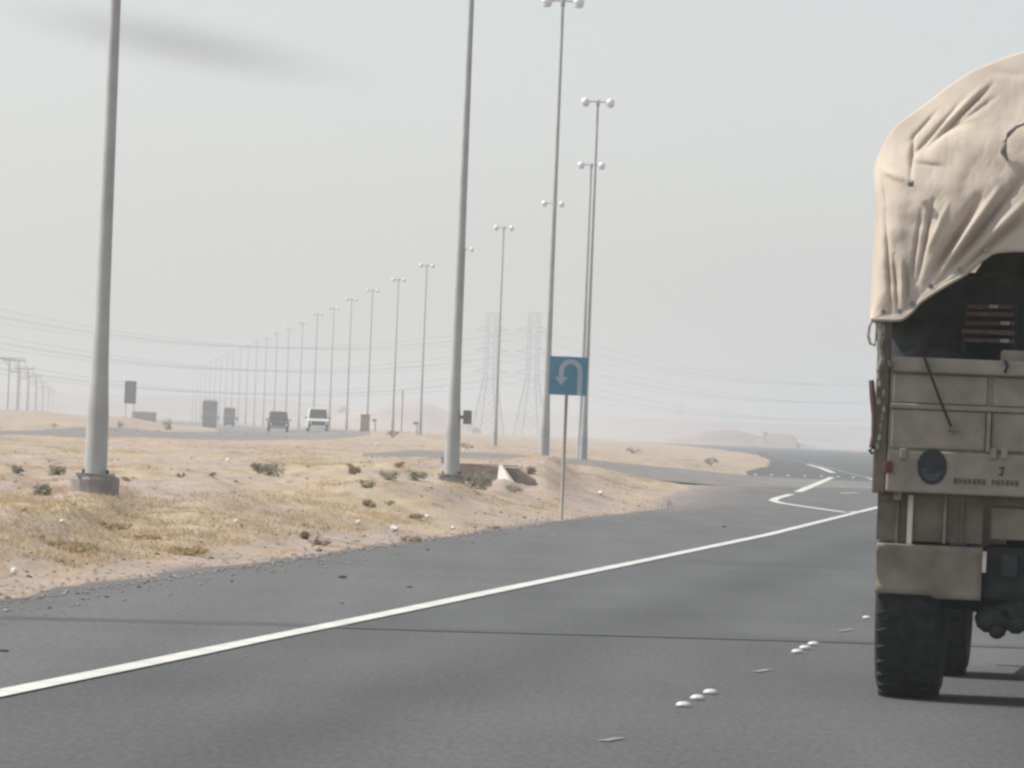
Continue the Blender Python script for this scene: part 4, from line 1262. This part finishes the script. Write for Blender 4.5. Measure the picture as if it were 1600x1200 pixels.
# single stones and scraps one can point to
def stone(px, py, wpx, m_, label, name='stone', cat='stone', on_road=False, flat_=1.0):
    p = flat(px, py) if on_road else hit(px, py)
    s = wpx / FPX * p.y / 2
    b_ = MB(); rock_mesh(b_, (0, 0, 0), s, random.Random(int(px)))
    o = b_.build(name, m_)
    o.location = (p.x, p.y, (p.z if not on_road else .006) + s * .2 * flat_); o.scale = (1, 1, flat_)
    tag(o, label, cat)
stone(103, 925, 12, M_stonedark, 'dark stone in the gravel edge, left of the flat slab')
stone(150, 934, 14, M_stonedark, 'dark flat slab where gravel meets the asphalt', flat_=.6)
stone(332, 909, 12, M_stone, 'pale stone on the asphalt edge right of the gravel')
stone(498, 862, 12, M_stonedark, 'dark stone on the sand just above the road edge')
stone(662, 856, 9, M_stonedark, 'small dark stone at the road edge below the white litter')
stone(820, 810, 8, M_stonedark, 'small dark stone left of the sign post')
stone(535, 904, 18, M_rubber, 'black scrap of tyre lying on the shoulder', 'tyre_scrap', 'tyre scrap', True, .6)
stone(640, 919, 14, M_rubber, 'thin dark scrap on the shoulder right of the tyre scrap', 'tyre_scrap', 'tyre scrap', True, .35)
stone(1132, 824, 9, M_rubber, 'small dark scrap on the asphalt below the turning bay line', 'tyre_scrap', 'tyre scrap', True, .5)
stone(4, 1019, 26, M_rubber, 'dark scrap on the shoulder at the left edge of the view', 'tyre_scrap', 'tyre scrap', True, .3)
stone(535, 944, 9, M_rubber, 'tiny dark scrap on the shoulder nearest the white line', 'tyre_scrap', 'tyre scrap', True, .4)

def litter(px, py, wpx, hpx, label, seed):
    p = hit(px, py)
    a_, h_ = wpx / FPX * p.y / 2, hpx / FPX * p.y
    rs_ = random.Random(seed)
    rows = []
    for i in range(7):
        ph = math.pi * (i / 6) - math.pi / 2
        rows.append([(a_ * math.cos(ph) * math.cos(t_ * .785) * rs_.uniform(.7, 1.15), a_ * math.cos(ph) * math.sin(t_ * .785) * rs_.uniform(.7, 1.1), h_ * .5 + h_ * .5 * math.sin(ph) * rs_.uniform(.8, 1.1)) for t_ in range(8)])
        rows[-1].append(rows[-1][0])
    o = MB().grid(rows).build('plastic_litter', M_litter)
    o.location = p; o.rotation_euler = (0, 0, rs_.uniform(0, 3))
    tag(o, label, 'litter', 'white litter on the verge')
LT = [(616, 831, 16, 10, 'largest white scrap of litter, below the culvert near the road edge'), (667, 811, 12, 7, 'white scrap up and right of the largest litter'),
      (560, 819, 9, 7, 'pale scrap left of the largest white litter'), (22, 899, 13, 12, 'white crumpled bag at the far left of the straw'),
      (939, 774, 11, 7, 'white scrap right of the turn sign post'), (97, 817, 11, 6, 'pale scrap below the nearest lamp base on its left'),
      (370, 818, 8, 7, 'pale scrap in the middle of the dry grass'), (356, 722, 7, 6, 'white scrap on the bank below the oncoming vehicles'),
      (708, 827, 8, 5, 'pale scrap midway between largest litter and sign post'), (588, 697, 6, 5, 'white scrap beneath the tumbleweed bush'),
      (726, 705, 6, 5, 'white scrap right behind the second lamp post')]
for i, a in enumerate(LT):
    litter(*a, 40 + i)
for i, (px, py, wpx) in enumerate(((344, 683, 6), (384, 682, 6), (352, 679, 4), (420, 683, 7), (447, 685, 6), (482, 687, 5), (181, 677, 6), (214, 677, 6), (247, 677, 4))):
    p = hit(px, py)
    d = p.y
    o = MB().box((0, 0, .06), (wpx / FPX * d, .2, .12), taper=.8).build('kerb_marker', M_conc_pale)
    o.location = (p.x, p.y, float(T(np.array([p.x]), np.array([p.y]))[0]))
    tag(o, f'{ordn[i] if i < 8 else "ninth"} pale block along the oncoming road edge' , 'marker block', 'pale blocks along the oncoming road')

# ------------------------------------------------------------------ added volume standing in for a windscreen smear, high at the left
cs = P(280, 66, 3000)
cl = MB().lathe([(.02, -1), (.45, -.88), (.75, -.62), (.95, -.3), (1, 0), (.95, .3), (.75, .62), (.45, .88), (.02, 1)], 20, (0, 0, 0), 'x').build('smear_stand_in', M_litter)
cl.location = cs; cl.scale = (128, 40, 19); cl.rotation_euler = (0, .15, 0)
cm_ = bpy.data.materials.new('smear_volume'); cm_.use_nodes = True
n = cm_.node_tree.nodes; n.clear(); l = cm_.node_tree.links
tc = n.new('ShaderNodeTexCoord'); gr = n.new('ShaderNodeTexGradient'); gr.gradient_type = 'QUADRATIC_SPHERE'
ml = n.new('ShaderNodeMath'); ml.operation = 'MULTIPLY'; ml.inputs[1].default_value = .046
vp = n.new('ShaderNodeVolumePrincipled'); vp.inputs['Color'].default_value = (.5, .52, .55, 1); mo = n.new('ShaderNodeOutputMaterial')
l.new(tc.outputs['Object'], gr.inputs[0]); l.new(gr.outputs['Fac'], ml.inputs[0]); l.new(ml.outputs[0], vp.inputs['Density']); l.new(vp.outputs[0], mo.inputs['Volume'])
cl.data.materials.clear(); cl.data.materials.append(cm_)
tag(cl, 'faint dark smudge at the upper left, standing in for a windscreen smear', kind='stuff')

# ------------------------------------------------------------------ haze
hb = MB().box((0, 3000, 20.0), (12000, 13200, 44)).build('haze', mat('haze_surface_off', (1, 1, 1)))
hm_ = bpy.data.materials.new('haze_air'); hm_.use_nodes = True
n = hm_.node_tree.nodes; n.clear()
pv = n.new('ShaderNodeVolumePrincipled'); mo = n.new('ShaderNodeOutputMaterial')
pv.inputs['Color'].default_value = (*HAZE_COLOR, 1)
pv.inputs['Density'].default_value = HAZE_DENSITY
pv.inputs['Anisotropy'].default_value = 0.0
hm_.node_tree.links.new(pv.outputs[0], mo.inputs['Volume'])
hb.data.materials.clear(); hb.data.materials.append(hm_)
tag(hb, 'dusty desert haze', kind='stuff')
